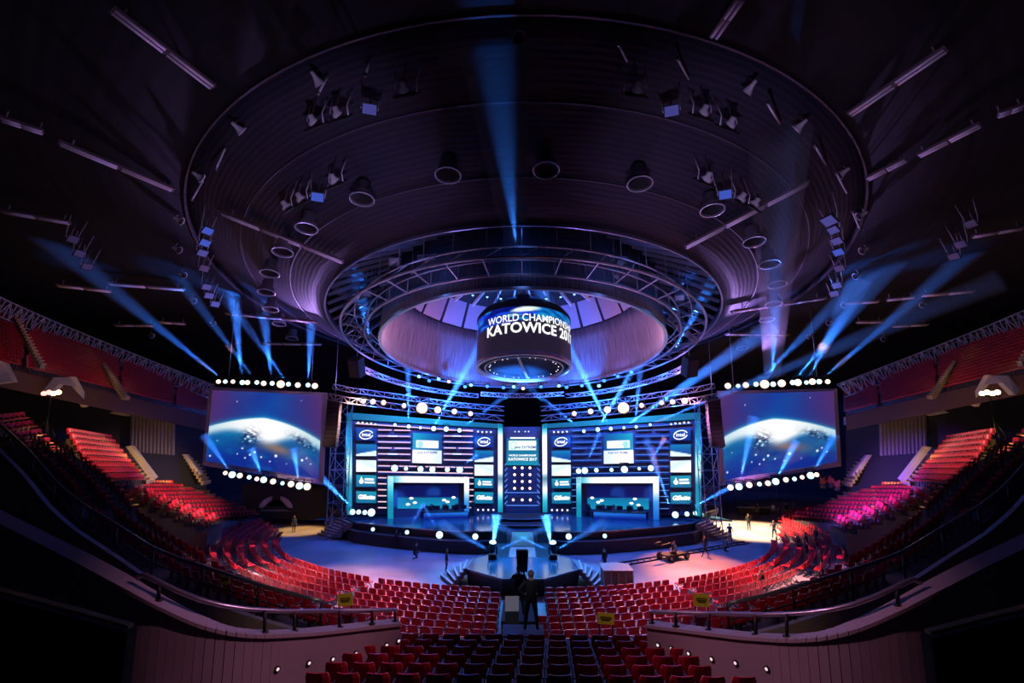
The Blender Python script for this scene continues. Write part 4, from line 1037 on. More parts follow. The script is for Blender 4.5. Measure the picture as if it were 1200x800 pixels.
# ---- tiers
seat_places = []           # (point, rotation, block phrase, row, seat)
def terrace(name, TL, TR, BL, BR, rows, m, cols=0, block='', depth=None, edge=None, zfloor=None, flip=False, kindname=True):
    mb = MB(); me_ = MB()
    down = ((BL+BR)-(TL+TR)); down.z = 0; dl = down.length/2; down.normalize()
    rz = math.atan2(-down.x, down.y)
    run = dl/max(1, rows-1)
    for i in range(rows):
        t = i/(rows-1) if rows > 1 else 0
        a, b = lerp(BL, TL, t), lerp(BR, TR, t)
        fa, fb = a+down*run*.5, b+down*run*.5; ba, bb = a-down*run*.52, b-down*run*.52
        zb = -2.0 if i else -2.0
        low = lambda p: Vector((p.x, p.y, p.z-1.6 if zfloor is None else zfloor))
        mb.hexa([fa, fb, bb, ba], [low(fa), low(fb), low(bb), low(ba)])
        if edge: me_.bar(fa+Vector((0, 0, .01)), fb+Vector((0, 0, .01)), .16, .05)
        for j in range(cols):
            p = lerp(a, b, (j+.5)/cols); seat_places.append((p, rz, block, rows-i, j+1))
    o = mb.build(name, m); tag(o, kind='structure')
    if edge: e = me_.build('trim_edge', edge, o)
    return o
NB = 0
def mir(p, s): return Vector((-p.x, p.y, p.z)) if s > 0 else p
for s in (-1, 1):
    side = 'left' if s < 0 else 'right'
    Q = lambda u, v, Y: mir(P(u, v, Y), s)
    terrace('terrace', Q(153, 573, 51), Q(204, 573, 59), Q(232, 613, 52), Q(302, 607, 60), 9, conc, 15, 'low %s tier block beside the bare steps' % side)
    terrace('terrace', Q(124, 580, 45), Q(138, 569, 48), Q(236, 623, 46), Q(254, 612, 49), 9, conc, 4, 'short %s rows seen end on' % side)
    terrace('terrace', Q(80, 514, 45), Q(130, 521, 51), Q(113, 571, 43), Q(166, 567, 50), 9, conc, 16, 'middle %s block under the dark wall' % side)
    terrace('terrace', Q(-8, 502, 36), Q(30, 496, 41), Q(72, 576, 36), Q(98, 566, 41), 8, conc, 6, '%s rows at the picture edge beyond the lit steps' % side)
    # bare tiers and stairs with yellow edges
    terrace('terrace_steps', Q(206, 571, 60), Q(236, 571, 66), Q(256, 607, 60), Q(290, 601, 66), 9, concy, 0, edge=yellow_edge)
    stairs('stairs', Q(100, 577, 42), Q(114, 573, 44), Q(55, 523, 44), Q(65, 522, 46), 14, concy, 'steep yellow edged aisle steps between the two upper blocks of %s seats' % side, group='aisle steps', edge=yellow_edge)
    stairs('stairs', Q(171, 567, 50), Q(180, 564, 52), Q(143, 531, 52), Q(150, 531, 54), 9, concy, 'yellow edged aisle steps beside a sloping wall at the %s' % side, group='aisle steps', edge=yellow_edge)
    stairs('stairs', Q(238, 568, 60), Q(247, 566, 62), Q(215, 533, 62), Q(224, 533, 64), 9, concy, 'far yellow edged aisle steps below the %s projection screen' % side, group='aisle steps', edge=yellow_edge)
    for q in (((147, 523), (154, 522), (182, 559), (177, 563), 51.5), ((213, 532), (219, 532), (236, 556), (231, 558), 61)):
        A = [Q(u, v, q[4]) for u, v in q[:4]]; tag(MB().hexa(A, [p+Vector((0, .4, 0)) for p in A]).build('wall_aisle', fascia), kind='structure')
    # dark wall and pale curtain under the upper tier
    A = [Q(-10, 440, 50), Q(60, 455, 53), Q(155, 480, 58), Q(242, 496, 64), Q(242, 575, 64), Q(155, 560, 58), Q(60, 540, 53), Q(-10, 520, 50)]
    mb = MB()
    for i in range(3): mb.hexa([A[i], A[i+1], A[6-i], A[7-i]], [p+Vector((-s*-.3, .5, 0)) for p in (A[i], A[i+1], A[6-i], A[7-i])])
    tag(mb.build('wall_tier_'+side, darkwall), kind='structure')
    cu = empty('curtain', Q(179, 530, 56), 'pale grey pleated curtain under the %s upper tier' % side, 'curtain', 'curtains under the upper tier')
    pts = [Q(lerp(153, 205, i/24), lerp(484.5, 494, i/24), 56-.12*(i % 2)) for i in range(25)]; bt = [Q(lerp(152, 204, i/24), lerp(529, 533, i/24), 56-.12*(i % 2)) for i in range(25)]
    mb = MB(); mb.add(pts+bt, [(i, i+1, 26+i, 25+i) for i in range(24)]); mb.add([p+Vector((0, .1, 0)) for p in pts+bt], [(i, i+1, 26+i, 25+i) for i in range(24)])
    mb.build('cloth', mat('grey_curtain', (.22, .2, .28), .9), cu); MB().tube([pts[0]+Vector((0, 0, .05)), pts[-1]+Vector((0, 0, .05))], .06, 6).build('rail', BLACK, cu)
    # upper tier
    up = [Q(-20, 368, 44), Q(242, 463, 61), Q(-20, 425, 40), Q(242, 487, 58)]
    o = terrace('terrace_upper', up[0], up[1], up[2], up[3], 13, mat('upper_concrete', (.10, .05, .06), .8), 0)
    pl_ = []
    for i in range(12):
        t = (i+.3)/12
        for j in range(86):
            if any(abs(j/86-g-(.02*t)) < .016 for g in (.13, .52, .80)): continue
            pl_.append((lerp(lerp(up[2], up[0], t), lerp(up[3], up[1], t), (j+.5)/86), math.atan2(-(up[2]-up[0]).x, (up[2]-up[0]).y), 1.0))
    merged_copy(FIXED, pl_, 'upper_seating', 'dim red rows of seats in the upper tier under the roof edge, %s side' % side, 'seating')
    for (u0, v0, u1, v1, w_, Ya) in ((17, 371, 50, 431, 6, 42), (120, 426, 149, 468, 6, 48)):
        stairs('stairs', Q(u1-3, v1, Ya-1), Q(u1+3, v1, Ya-.6), Q(u0-2, v0, Ya+2), Q(u0+2, v0, Ya+2.4), 16, concy, 'narrow yellow lit aisle steps in the %s upper tier, %s' % (side, 'near the picture edge' if u0 < 60 else 'nearer the screen'), group='upper aisle steps', edge=yellow_edge)
    # white fascia and vomitory mouths
    A = [Q(150, 473, 55.5), Q(167, 470, 56), Q(242, 489, 63), Q(242, 498, 63), Q(183, 486, 57), Q(160, 479.5, 56), Q(147, 487.5, 55), Q(128, 484, 54)]
    B2 = [(Q(128, 484, 54), Q(152, 472, 55.5), Q(160, 479.5, 55.5), Q(147, 487.5, 55)), (Q(152, 472, 55.5), Q(167, 470, 56), Q(183, 486, 57), Q(160, 479.5, 56)), (Q(167, 470, 56), Q(242, 489, 63), Q(242, 498, 63), Q(183, 486, 57)), (Q(131, 463, 55), Q(150, 466, 55.5), Q(150, 472, 55.5), Q(131, 474, 55))]
    B1 = [(Q(37, 432, 44), Q(56, 438, 45), Q(56, 452, 45), Q(37, 458, 44)), (Q(50, 458, 43), Q(63, 442, 44), Q(69, 450, 44), Q(56, 464, 43)), (Q(63, 442, 44), Q(79, 442, 45), Q(84, 452, 45), Q(69, 450, 44)), (Q(79, 442, 45), Q(84, 441, 45), Q(102, 474, 47), Q(95, 477, 47)), (Q(-12, 420, 40), Q(4, 425, 41), Q(14, 447, 41), Q(-12, 450, 40))]
    for nm, BB in (('wall_vomitory', B1), ('wall_vomitory', B2)):
        mb = MB()
        for q in BB: mb.hexa(list(q), [p+Vector((0, .5, 0)) for p in q])
        tag(mb.build(nm, fascia), kind='structure')
    # roof edge truss
    pts = []
    for i in range(41):
        u = -20+270*i/40; v = 342 + (452-342)*(i/40)**.92; pts.append(Q(u, v, lerp(43.5, 60.5, i/40)))
    truss('roof_edge_truss', pts, 1.6, mat('edge_truss_grey', (.5, .46, .56), .6, .1), .075, 'long grey lattice truss along the roof edge above the %s upper tier' % side, 'truss', 'roof edge trusses')
# front rows along the rail
RAILL = [(-30, 478, 29.5), (0, 497, 28), (33, 527, 26.5), (67, 567, 25), (98, 592, 24), (140, 617, 23), (180, 643, 22), (217, 657, 21.5), (267, 673, 21), (320, 690, 20.4), (377, 704, 20)]
def poly_at(pts, t):
    L_ = [0]
    for a, b in zip(pts, pts[1:]): L_.append(L_[-1]+(b-a).length)
    d = t*L_[-1]
    for i in range(len(pts)-1):
        if d <= L_[i+1] or i == len(pts)-2: return pts[i].lerp(pts[i+1], (d-L_[i])/(L_[i+1]-L_[i]))
for s in (-1, 1):
    side = 'left' if s < 0 else 'right'
    rl = [mir(P(*q), s) for q in RAILL]
    for rowi, off in enumerate((1.6, 2.7, 3.8)):
        mb = MB(); ring_ = []
        for j in range(46):
            p = poly_at(rl, (j+.5)/46); to = (CC-Vector((p.x, p.y, 0))); to.z = 0; to.normalize()
            q = p+to*off; q.z = max(.3, p.z-1.9-rowi*.32); ring_.append((q, to))
            if j % 12 != 5: seat_places.append((q, math.atan2(-to.x, to.y), 'rows just beyond the long curved %s rail' % side, 3-rowi, j+1))
        for (a, ta), (b, tb) in zip(ring_, ring_[1:]):
            T = [a+ta*.5, b+tb*.5, b-tb*.6, a-ta*.6]; mb.hexa(T, [Vector((p.x, p.y, 0)) for p in T])
        tag(mb.build('terrace_front', conc), kind='structure')
# foreground rows under the viewer
fr = [(15.4, 0), (14.5, 1), (13.6, 2), (12.7, 3), (11.8, 4), (10.9, 5), (10.0, 6), (9.1, 7)]
z0 = P(612, 743, 15.4).z - .80
mb = MB()
for Y, i in fr:
    z = z0 + i*.19; hw = 4.1 + .05*i + (0 if i < 2 else 0)
    mb.box((.15, Y-.0+.0, z/2), (2*hw+6, .92, z))
    for j in range(int(2*hw/.58)):
        x = -hw+.3+j*.58
        if abs(x-.05) < .0: continue
        seat_places.append((Vector((x+.1, Y, z)), 0.0, 'dark foreground block below the viewer', i+1, j+1))
tag(mb.build('terrace_foreground', conc), kind='structure')
tag(MB().box((.15, 15.98, z0/2+.15), (9.2, .16, z0+.3)).build('wall_foreground', plaster), kind='structure')
far_scale = 1.0
seat_places.sort(key=lambda t: dist2(t[0]))
def visible(p):
    q = px(p+Vector((0, 0, .5))); return q is not None and -15 < q[0] < 1215 and -5 < q[1] < 820
seat_places = [t for t in seat_places if visible(t[0])]
print('seats', len(seat_places))
for i, (p, rz, block, rw, k) in enumerate(seat_places[:300]):
    c = FIXED if i == 0 else copy_tree(FIXED)
    c.location = p; c.rotation_euler = (0, 0, rz)
    tag(c, 'red seat, %s row, %s seat, %s' % (nth(rw), nth(k), block), 'seat', 'fixed stadium seats')
merged_copy(FIXED, [(p, rz, 1.05) for p, rz, *_ in seat_places[300:]], 'stand_seating', 'rows of red fixed seats massed in the side tiers of the arena', 'seating')

# ---- railings and walls near the viewer
rail_m = mat('handrail_steel', (.45, .42, .55), .3, .8)
dark_rail = mat('rail_post_black', (.02, .02, .025), .5, .4)
for s in (-1, 1):
    side = 'left' if s < 0 else 'right'
    rl = [mir(P(*q), s) for q in RAILL]
    N_ = 60; sm = [poly_at(rl, i/N_) for i in range(N_+1)]
    # smooth the polyline
    for _ in range(3): sm = [sm[0]] + [(sm[i-1]+sm[i]*2+sm[i+1])/4 for i in range(1, N_)] + [sm[-1]]
    root = empty('railing', sm[N_//2], 'long curved handrail on dark panels sweeping round the %s side seating' % side, 'railing', 'curved balcony railings')
    MB().tube(sm, .075, 8).build('handrail', rail_m, root)
    for j in range(0, N_+1, 6): MB().tube([sm[j], sm[j]-Vector((0, 0, 1.1))], .045, 6).build('post', dark_rail, root)
    mid = [p-Vector((0, 0, .55)) for p in sm]; MB().tube(mid, .03, 5).build('middle_rail', dark_rail, root)
    mb = MB()
    for a, b in zip(sm, sm[1:]):
        o_ = Vector((0, -.25, 0)); T = [a-Vector((0, 0, 1.1)), b-Vector((0, 0, 1.1)), b-Vector((0, 0, 1.1))+o_, a-Vector((0, 0, 1.1))+o_]
        mb.hexa(T, [Vector((p.x, p.y, 0)) for p in T])
    tag(mb.build('wall_balcony_'+side, plaster), kind='structure')
    # nearer wall with coping, second handrail and step lights
    cp = [(467, 727, 14), (430, 731, 13.5), (400, 734.5, 13), (355, 739, 12.3), (310, 741, 11.6), (275, 738.5, 11.2), (250, 732, 11.0), (225, 722, 10.9), (190, 705, 10.8), (150, 682, 10.8), (100, 655, 11.0), (40, 625, 11.3), (-30, 590, 11.6)]
    cpw = [mir(P(*q), s) for q in cp]
    N2 = 60; cs = [poly_at(cpw, i/N2) for i in range(N2+1)]
    for _ in range(2): cs = [cs[0]] + [(cs[i-1]+cs[i]*2+cs[i+1])/4 for i in range(1, N2)] + [cs[-1]]
    mb = MB(); mc = MB()
    for a, b in zip(cs, cs[1:]):
        nrm = (b-a).cross(Vector((0, 0, 1))).normalized()*.14
        T = [a-nrm, b-nrm, b+nrm, a+nrm]; mb.hexa([p-Vector((0, 0, .08)) for p in T], [Vector((p.x, p.y, 1.0)) for p in T])
        n2 = nrm*1.5; T = [a-n2, b-n2, b+n2, a+n2]; mc.hexa(T, [p-Vector((0, 0, .07)) for p in T])
    wl = mb.build('wall_stair_'+side, plaster); tag(wl, kind='structure'); mc.build('coping', mat('stone_coping', (.40, .32, .38), .5), wl)
    r2 = [(465, 714.5, 14), (400, 715.5, 13.1), (330, 716, 12), (290, 713.5, 11.5), (262, 709.5, 11.2), (235, 703, 11.0), (210, 693, 10.9), (185, 681, 10.8), (168, 673, 10.8), (160, 677, 10.8)]
    rw_ = [mir(P(*q), s) for q in r2]; rs = [poly_at(rw_, i/40) for i in range(41)]
    root = empty('railing', rs[20], 'short steel handrail along the top of the near %s stair wall' % side, 'railing', 'near stair wall railings')
    MB().tube(rs, .05, 8).build('handrail', rail_m, root)
    for (u, v0, v1, Y) in ((463, 715, 728, 13.95), (436, 715, 731, 13.5), (398, 715.5, 735, 13.0), (345, 716, 739.5, 12.2), (310, 715, 741, 11.6), (186, 682, 703, 10.8)):
        MB().tube([mir(P(u, v0, Y), s), mir(P(u, v1, Y), s)], .035, 6).build('post', dark_rail, root); c = mir(P(u, v1, Y), s); MB().lathe(c, (0, 0, 1), [(.09, 0), (.09, .02), (.02, .03)], 8).build('foot', dark_rail, root)
    lights_ = [(464, 748), (450, 753), (434, 757), (413, 763), (386, 769.5), (358, 774), (321, 781)]
    for i, (u, v) in enumerate(lights_):
        # on the face of the wall
        best = None
        for a, b in zip(cs, cs[1:]):
            d = ray(u, v) if s < 0 else ray(1224-u, v)
            nrm = (b-a).cross(Vector((0, 0, 1))); nrm.z = 0; o = Vector((0, 0, H)); k = (a-o).dot(nrm)/d.dot(nrm); p = o+d*k
            f = (Vector((p.x, p.y, 0))-Vector((a.x, a.y, 0))).dot(Vector((b.x-a.x, b.y-a.y, 0)))/max(1e-6, (Vector((b.x-a.x, b.y-a.y, 0))).length_squared)
            if -.01 <= f <= 1.01 and k > 0: best = (p, nrm.normalized())
        if best is None: continue
        p, nn = best
        if nn.dot(TOCAM(p)) < 0: nn = -nn
        p = p + nn*.17
        r = MB().lathe(p, nn, [(.06, -.03), (.06, .01), (.042, .02), (.042, 0)], 10).build('step_light', dark_rail)
        tag(r, 'small round white step light on the near %s stair wall, %s from the stage end' % (side, nth(i+1)), 'light', 'step lights on the stair walls')
        MB().lathe(p, nn, [(.035, .01), (.026, .022), (.005, .026)], 8).build('lens', emit('step_lens', (1, .75, .78), .9), r)
    # ledge low in the corner, dim yellow light painted on its edge
    A = [mir(P(-10, 690, 8), s), mir(P(40, 703, 8), s), mir(P(90, 716, 8.1), s), mir(P(150, 733, 8.4), s)]
    mb = MB()
    for a, b in zip(A, A[1:]): mb.hexa([a, b, b-Vector((0, 0, .05)), a-Vector((0, 0, .05))], [p+Vector((0, .12, 0)) for p in (a, b, b-Vector((0, 0, .05)), a-Vector((0, 0, .05)))])
    tag(mb.build('trim_ledge_'+side, mat('yellow_lit_edge', (.40, .26, .06), .5)), kind='structure')
    mb = MB()
    for a, b in zip(A, A[1:]): T = [a-Vector((0, 0, .1)), b-Vector((0, 0, .1)), b+Vector((0, .22, -.1)), a+Vector((0, .22, -.1))]; mb.hexa(T, [Vector((p.x, p.y, 5)) for p in T])
    tag(mb.build('wall_ledge_'+side, MATTE), kind='structure')

# ---- yellow paper signs on the seat backs and rails
for i, (u, v, w, h, Y, where) in enumerate(((263.5, 678.5, 12, 11, 22.5, 'fixed beyond the curved left rail'), (404.5, 702.5, 17, 13, 21.0, 'behind the end of the left rail'), (710, 724.5, 18, 11.5, 17.6, 'right of the centre aisle above the foreground seats'), (822, 703, 17, 13, 21.0, 'behind the end of the right rail'))):
    c = P(u, v, Y); sx, sz = w*Y/600/2, h*Y/600/2; R_ = Matrix.Rotation(-.1, 3, 'Y') if u < 600 else Matrix.Rotation(.06, 3, 'Y')
    r = empty('paper_sign', c, 'yellow paper sign with dark print, %s' % where, 'sign', 'yellow paper signs')
    MB().box(c, (2*sx, .03, 2*sz), R_).build('sheet', mat('yellow_paper', (.80, .58, .05), .6), r)
    for k in (.25, -.05, -.3): MB().box(c+R_ @ Vector((0, -.02, sz*k)), (sx*(1.35 if k > -.2 else 1.0), .01, sz*.22), R_).build('printed_line', mat('dark_print', (.12, .08, .02), .7), r)
    for sx_ in (-.8, .8): MB().bar(c+Vector((sx*sx_, .05, sz)), c+Vector((sx*sx_, .05, -2.2)), .04).build('leg', dark_rail, r)
# ================================================================ PEOPLE AND THINGS ON THE FLOOR
def skin_body(joints, edges, name):
    me = bpy.data.meshes.new(name); me.from_pydata([j[0] for j in joints], edges, [])
    ob = bpy.data.objects.new(name, me); COL.objects.link(ob)
    ob.modifiers.new('skin', 'SKIN'); ob.modifiers['skin'].use_smooth_shade = True
    for i, j in enumerate(joints): me.skin_vertices[0].data[i].radius = (j[1], j[2] if len(j) > 2 else j[1]); me.skin_vertices[0].data[i].use_root = (i == 0)
    sb_ = ob.modifiers.new('sub', 'SUBSURF'); sb_.levels = 1; sb_.render_levels = 1
    dg = bpy.context.evaluated_depsgraph_get(); ev = ob.evaluated_get(dg)
    m2 = bpy.data.meshes.new_from_object(ev); bpy.data.objects.remove(ob); m2.name = name
    return m2
SKIN = mat('skin', (.45, .26, .19), .5)
CLOTH = {'black': mat('cloth_black', (.012, .012, .015), .85), 'navy': mat('cloth_navy', (.015, .02, .05), .85), 'grey': mat('cloth_grey', (.10, .10, .12), .85), 'jeans': mat('cloth_jeans', (.03, .045, .10), .85), 'pale': mat('cloth_pale', (.40, .36, .38), .85)}
SHOE = mat('shoe', (.02, .018, .018), .6)
HAIR = {'dark': mat('hair_dark', (.02, .014, .01), .7), 'fair': mat('hair_fair', (.22, .12, .05), .7)}
PROTO = {}
def person_mesh(pose, top, bottom):
    key = (pose, top, bottom)
    if key in PROTO: return PROTO[key]
    J = []; E = []
    def j(p, r, r2=None, par=None):
        J.append((p, r, r2 or r)); k = len(J)-1
        if par is not None: E.append((par, k))
        return k
    dz = {'sit': -.45, 'crouch': -.42}.get(pose, 0); lean = {'film': .05, 'crouch': .14, 'sit': .04}.get(pose, 0)
    pel = j((0, 0, .97+dz), .15, .12); sp = j((0, lean*.4, 1.14+dz), .145, .115, pel); ch = j((0, lean, 1.34+dz), .165, .12, sp); nk = j((0, lean*1.1, 1.485+dz), .062, .06, ch)
    hb = j((0, lean*1.2+.02, 1.57+dz), .078, .088, nk); hm = j((0, lean*1.2+.025, 1.66+dz), .084, .10, hb); ht = j((0, lean*1.2+.02, 1.735+dz), .055, .065, hm)
    j((0, lean*1.2+.135, 1.625+dz), .014, .014, hb)
    for s in (-1, 1): j((s*.095, lean*1.2+.01, 1.64+dz), .014, .02, hm)
    hands = []
    for s in (-1, 1):
        sh = (s*.19, lean, 1.42+dz)
        if pose == 'akimbo': el, wr, fd = (s*.40, -.12, 1.20), (s*.20, .04, 1.04), Vector((-s*.5, .8, -.1))
        elif pose == 'film': el, wr, fd = (s*.30, .10+lean, 1.22), (s*.12, .34+lean, 1.36), Vector((-s*.2, .8, .4))
        elif pose == 'sit': el, wr, fd = (s*.28, .10, 1.16+dz), (s*.18, .36, 1.10+dz), Vector((-s*.2, 1, 0))
        elif pose == 'crouch': el, wr, fd = (s*.28, .22, 1.12+dz), (s*.12, .44, 1.02+dz), Vector((-s*.2, .9, -.2))
        elif pose == 'walk': el, wr, fd = (s*.25, s*.10-.02, 1.17), (s*.24, s*.24+.08, .95), Vector((0, s*.3, -1))
        elif pose == 'phone': el, wr, fd = ((s*.25, .03, 1.16), (s*.24, .08, .92), Vector((0, .1, -1))) if s < 0 else ((s*.29, .10, 1.18), (s*.14, .26, 1.34), Vector((-.3, .4, .8)))
        else: el, wr, fd = (s*.26, -.02, 1.17), (s*.25, .06, .93), Vector((0, .12, -1))
        s0 = j(sh, .068, .066, ch); e0 = j(el, .047, .047, s0); w0 = j(wr, .03, .026, e0)
        fd.normalize(); wv = Vector(wr); side_ = Vector((0, 1, 0)) if abs(fd.y) < .6 else Vector((0, 0, 1))
        side_ = (side_ - fd*side_.dot(fd)).normalized(); pn = fd.cross(side_)
        pm = j(tuple(wv+fd*.055), .042, .018, w0); hands.append(wv+fd*.09)
        for q, ln in ((-1.5, .066), (-.5, .078), (.5, .082), (1.5, .072)):
            b0 = wv+fd*.095+side_*q*.019; f1 = j(tuple(b0), .0095, .009, pm); f2 = j(tuple(b0+fd*ln*.5+pn*.008*s), .0085, .0085, f1); j(tuple(b0+fd*ln*.9+pn*.026*s), .007, .007, f2)
        t1 = j(tuple(wv+fd*.04+side_*.045), .011, .011, pm); j(tuple(wv+fd*.085+side_*.062+pn*.01*s), .009, .009, t1)
        hp = j((s*.095, 0, .90+dz), .10, .105, pel)
        if pose == 'sit': kn, an, to = (s*.13, .44, .55), (s*.13, .42, .10), (s*.14, .58, .05)
        elif pose == 'crouch': kn, an, to = ((s*.15, .40, .52), (s*.14, .22, .09), (s*.15, .38, .05)) if s < 0 else ((s*.15, .30, .16), (s*.14, -.16, .10), (s*.15, -.05, .04))
        elif pose == 'walk': kn, an, to = (s*.10, -s*.16+.05, .50), (s*.10, -s*.34, .11), (s*.11, -s*.34+.15, .045)
        elif pose in ('akimbo', 'film'): kn, an, to = (s*.15, .01, .50), (s*.19, -.03, .09), (s*.21, .12, .045)
        else: kn, an, to = (s*.105, .02, .50), (s*.11, -.03, .09), (s*.13, .12, .045)
        k0 = j(kn, .064, .066, hp); a0 = j(an, .042, .045, k0); j(to, .045, .032, a0)
    me = skin_body(J, E, 'person')
    for m_ in (CLOTH[bottom], CLOTH[top], SKIN, SHOE): me.materials.append(m_)
    for f in me.polygons:
        c = f.center; k = 0
        if pose in ('sit', 'crouch'): k = 1 if c.z > .98+dz-.02 else 0
        else: k = 1 if c.z > .95 else 0
        if c.z > 1.50+dz: k = 2
        if any((c-h_).length < .115 for h_ in hands): k = 2
        elif abs(c.x) > .17 and c.z > .85 and pose not in ('sit', 'crouch'): k = 1
        if c.z < .10: k = 3
        f.material_index = k; f.use_smooth = True
    # hair cap and eyes
    hc = Vector((0, lean*1.2+.01, 1.665+dz)); mb = MB(); n = 12; vs = []; fs = []
    for i in range(6):
        t = i/5*1.75
        for q in range(n):
            a = 2*PI*q/n; back = .5-.5*math.sin(a); tt = t*(.62+.38*back)
            vs.append(hc+Vector((.104*math.sin(tt)*math.cos(a), .122*math.sin(tt)*math.sin(a), .112*math.cos(tt))))
    for i in range(5):
        for q in range(n): fs.append((i*n+q, i*n+(q+1) % n, (i+1)*n+(q+1) % n, (i+1)*n+q))
    mb.add(vs, fs, True); hair = mb
    ey = [Vector((s*.033, lean*1.2+.113, 1.655+dz)) for s in (-1, 1)]
    PROTO[key] = (me, hair, ey); return PROTO[key]
def person(pose, loc, face, height, top, bottom, hair, label):
    me, hm, ey = person_mesh(pose, top, bottom)
    ob = bpy.data.objects.new('person', me); COL.objects.link(ob)
    tag(ob, label, 'person')
    h = hm.build('hair', HAIR[hair]); h.parent = ob
    for e in ey: x = MB().sphere(e, .011, 6, 4).build('eye', mat('eye_dark', (.01, .01, .01), .2)); x.parent = ob
    x = MB().box((ey[0]+ey[1])/2+Vector((0, -.006, -.075)), (.045, .008, .009)).build('mouth', mat('lip', (.3, .1, .09), .5)); x.parent = ob
    ob.location = loc; ob.scale = (height/1.78,)*3
    d = Vector(face)-Vector(loc); ob.rotation_euler = (0, 0, math.atan2(-d.x, d.y)); return ob
STG = Vector((0, 50, 0)); VIEW = Vector((0, 0, 0))
# the two men by the centre aisle, on the riser
riser = empty('camera_riser', P(609, 745, 16.9), 'small grey camera riser with a pale top at the end of the centre aisle', 'riser')
rz0 = P(612, 745, 16.4).z
MB().box((.0, 16.85, rz0-.1), (1.25, .9, .2)).build('platform', mat('riser_grey', (.20, .2, .27), .5), riser)
for i in (-1, 1):
    for k in (-1, 1): MB().bar((i*.55, 16.85+k*.38, 0), (i*.55, 16.85+k*.38, rz0-.2), .08).build('leg', dark_rail, riser)
person('akimbo', Vector((.25, 16.75, rz0)), STG, 1.76, 'black', 'black', 'fair', 'person in dark clothes seen from behind, hands on hips, nearest on the centre aisle')
person('film', Vector((-.16, 20.6, P(608, 722, 20.6).z)), STG, 1.78, 'black', 'black', 'dark', 'person in black working a broadcast camera just before the thrust platform')
b0 = Vector((-.16, 20.8, P(608, 722, 20.6).z)); ob = empty('camera_platform', b0, 'dark platform under the broadcast camera in the centre aisle', 'riser')
MB().box(b0+Vector((0, .4, -.06)), (1.3, 2.2, .12)).build('platform', BLACK, ob)
for i in (-1, 1):
    for k in (-.5, 1.3): MB().bar(b0+Vector((i*.6, k, -.06)), Vector((b0.x+i*.6, b0.y+k, 0)), .08).build('leg', dark_rail, ob)
tb = P(600, 703, 18.6); t_b = empty('console_table', Vector((tb.x, tb.y, rz0)), 'white topped technician table left of the nearest person', 'table')
MB().hexa([P(592, 716, 18.3), P(608, 716, 18.3), P(608, 698, 18.8), P(592, 698, 18.8)], [p+Vector((0, .06, -.05)) for p in (P(592, 716, 18.3), P(608, 716, 18.3), P(608, 698, 18.8), P(592, 698, 18.8))]).build('top', WHITEP, t_b)
MB().hexa([P(592, 717, 18.3), P(608, 717, 18.3), P(608, 732, 18.3), P(592, 732, 18.3)], [p+Vector((0, .5, 0)) for p in (P(592, 717, 18.3), P(608, 717, 18.3), P(608, 732, 18.3), P(592, 732, 18.3))]).build('cabinet', DARK, t_b)
c = P(612, 657, 22.2); vc = empty('broadcast_camera', c, 'large black broadcast camera with hood facing the stage in the centre aisle', 'camera')
MB().box(c, (.42, .9, .62)).build('body', BLACK, vc); MB().box(c+Vector((0, .55, .05)), (.46, .35, .5)).build('lens_hood', DARK, vc); MB().box(c+Vector((0, -.5, .38)), (.48, .12, .3)).build('viewfinder', BLACK, vc)
for a in (0, 2.1, 4.2): MB().tube([c+Vector((0, 0, -.3)), Vector((c.x+.5*math.cos(a), c.y+.5*math.sin(a)-.2, b0.z))], .035, 6).build('leg', BLACK, vc)
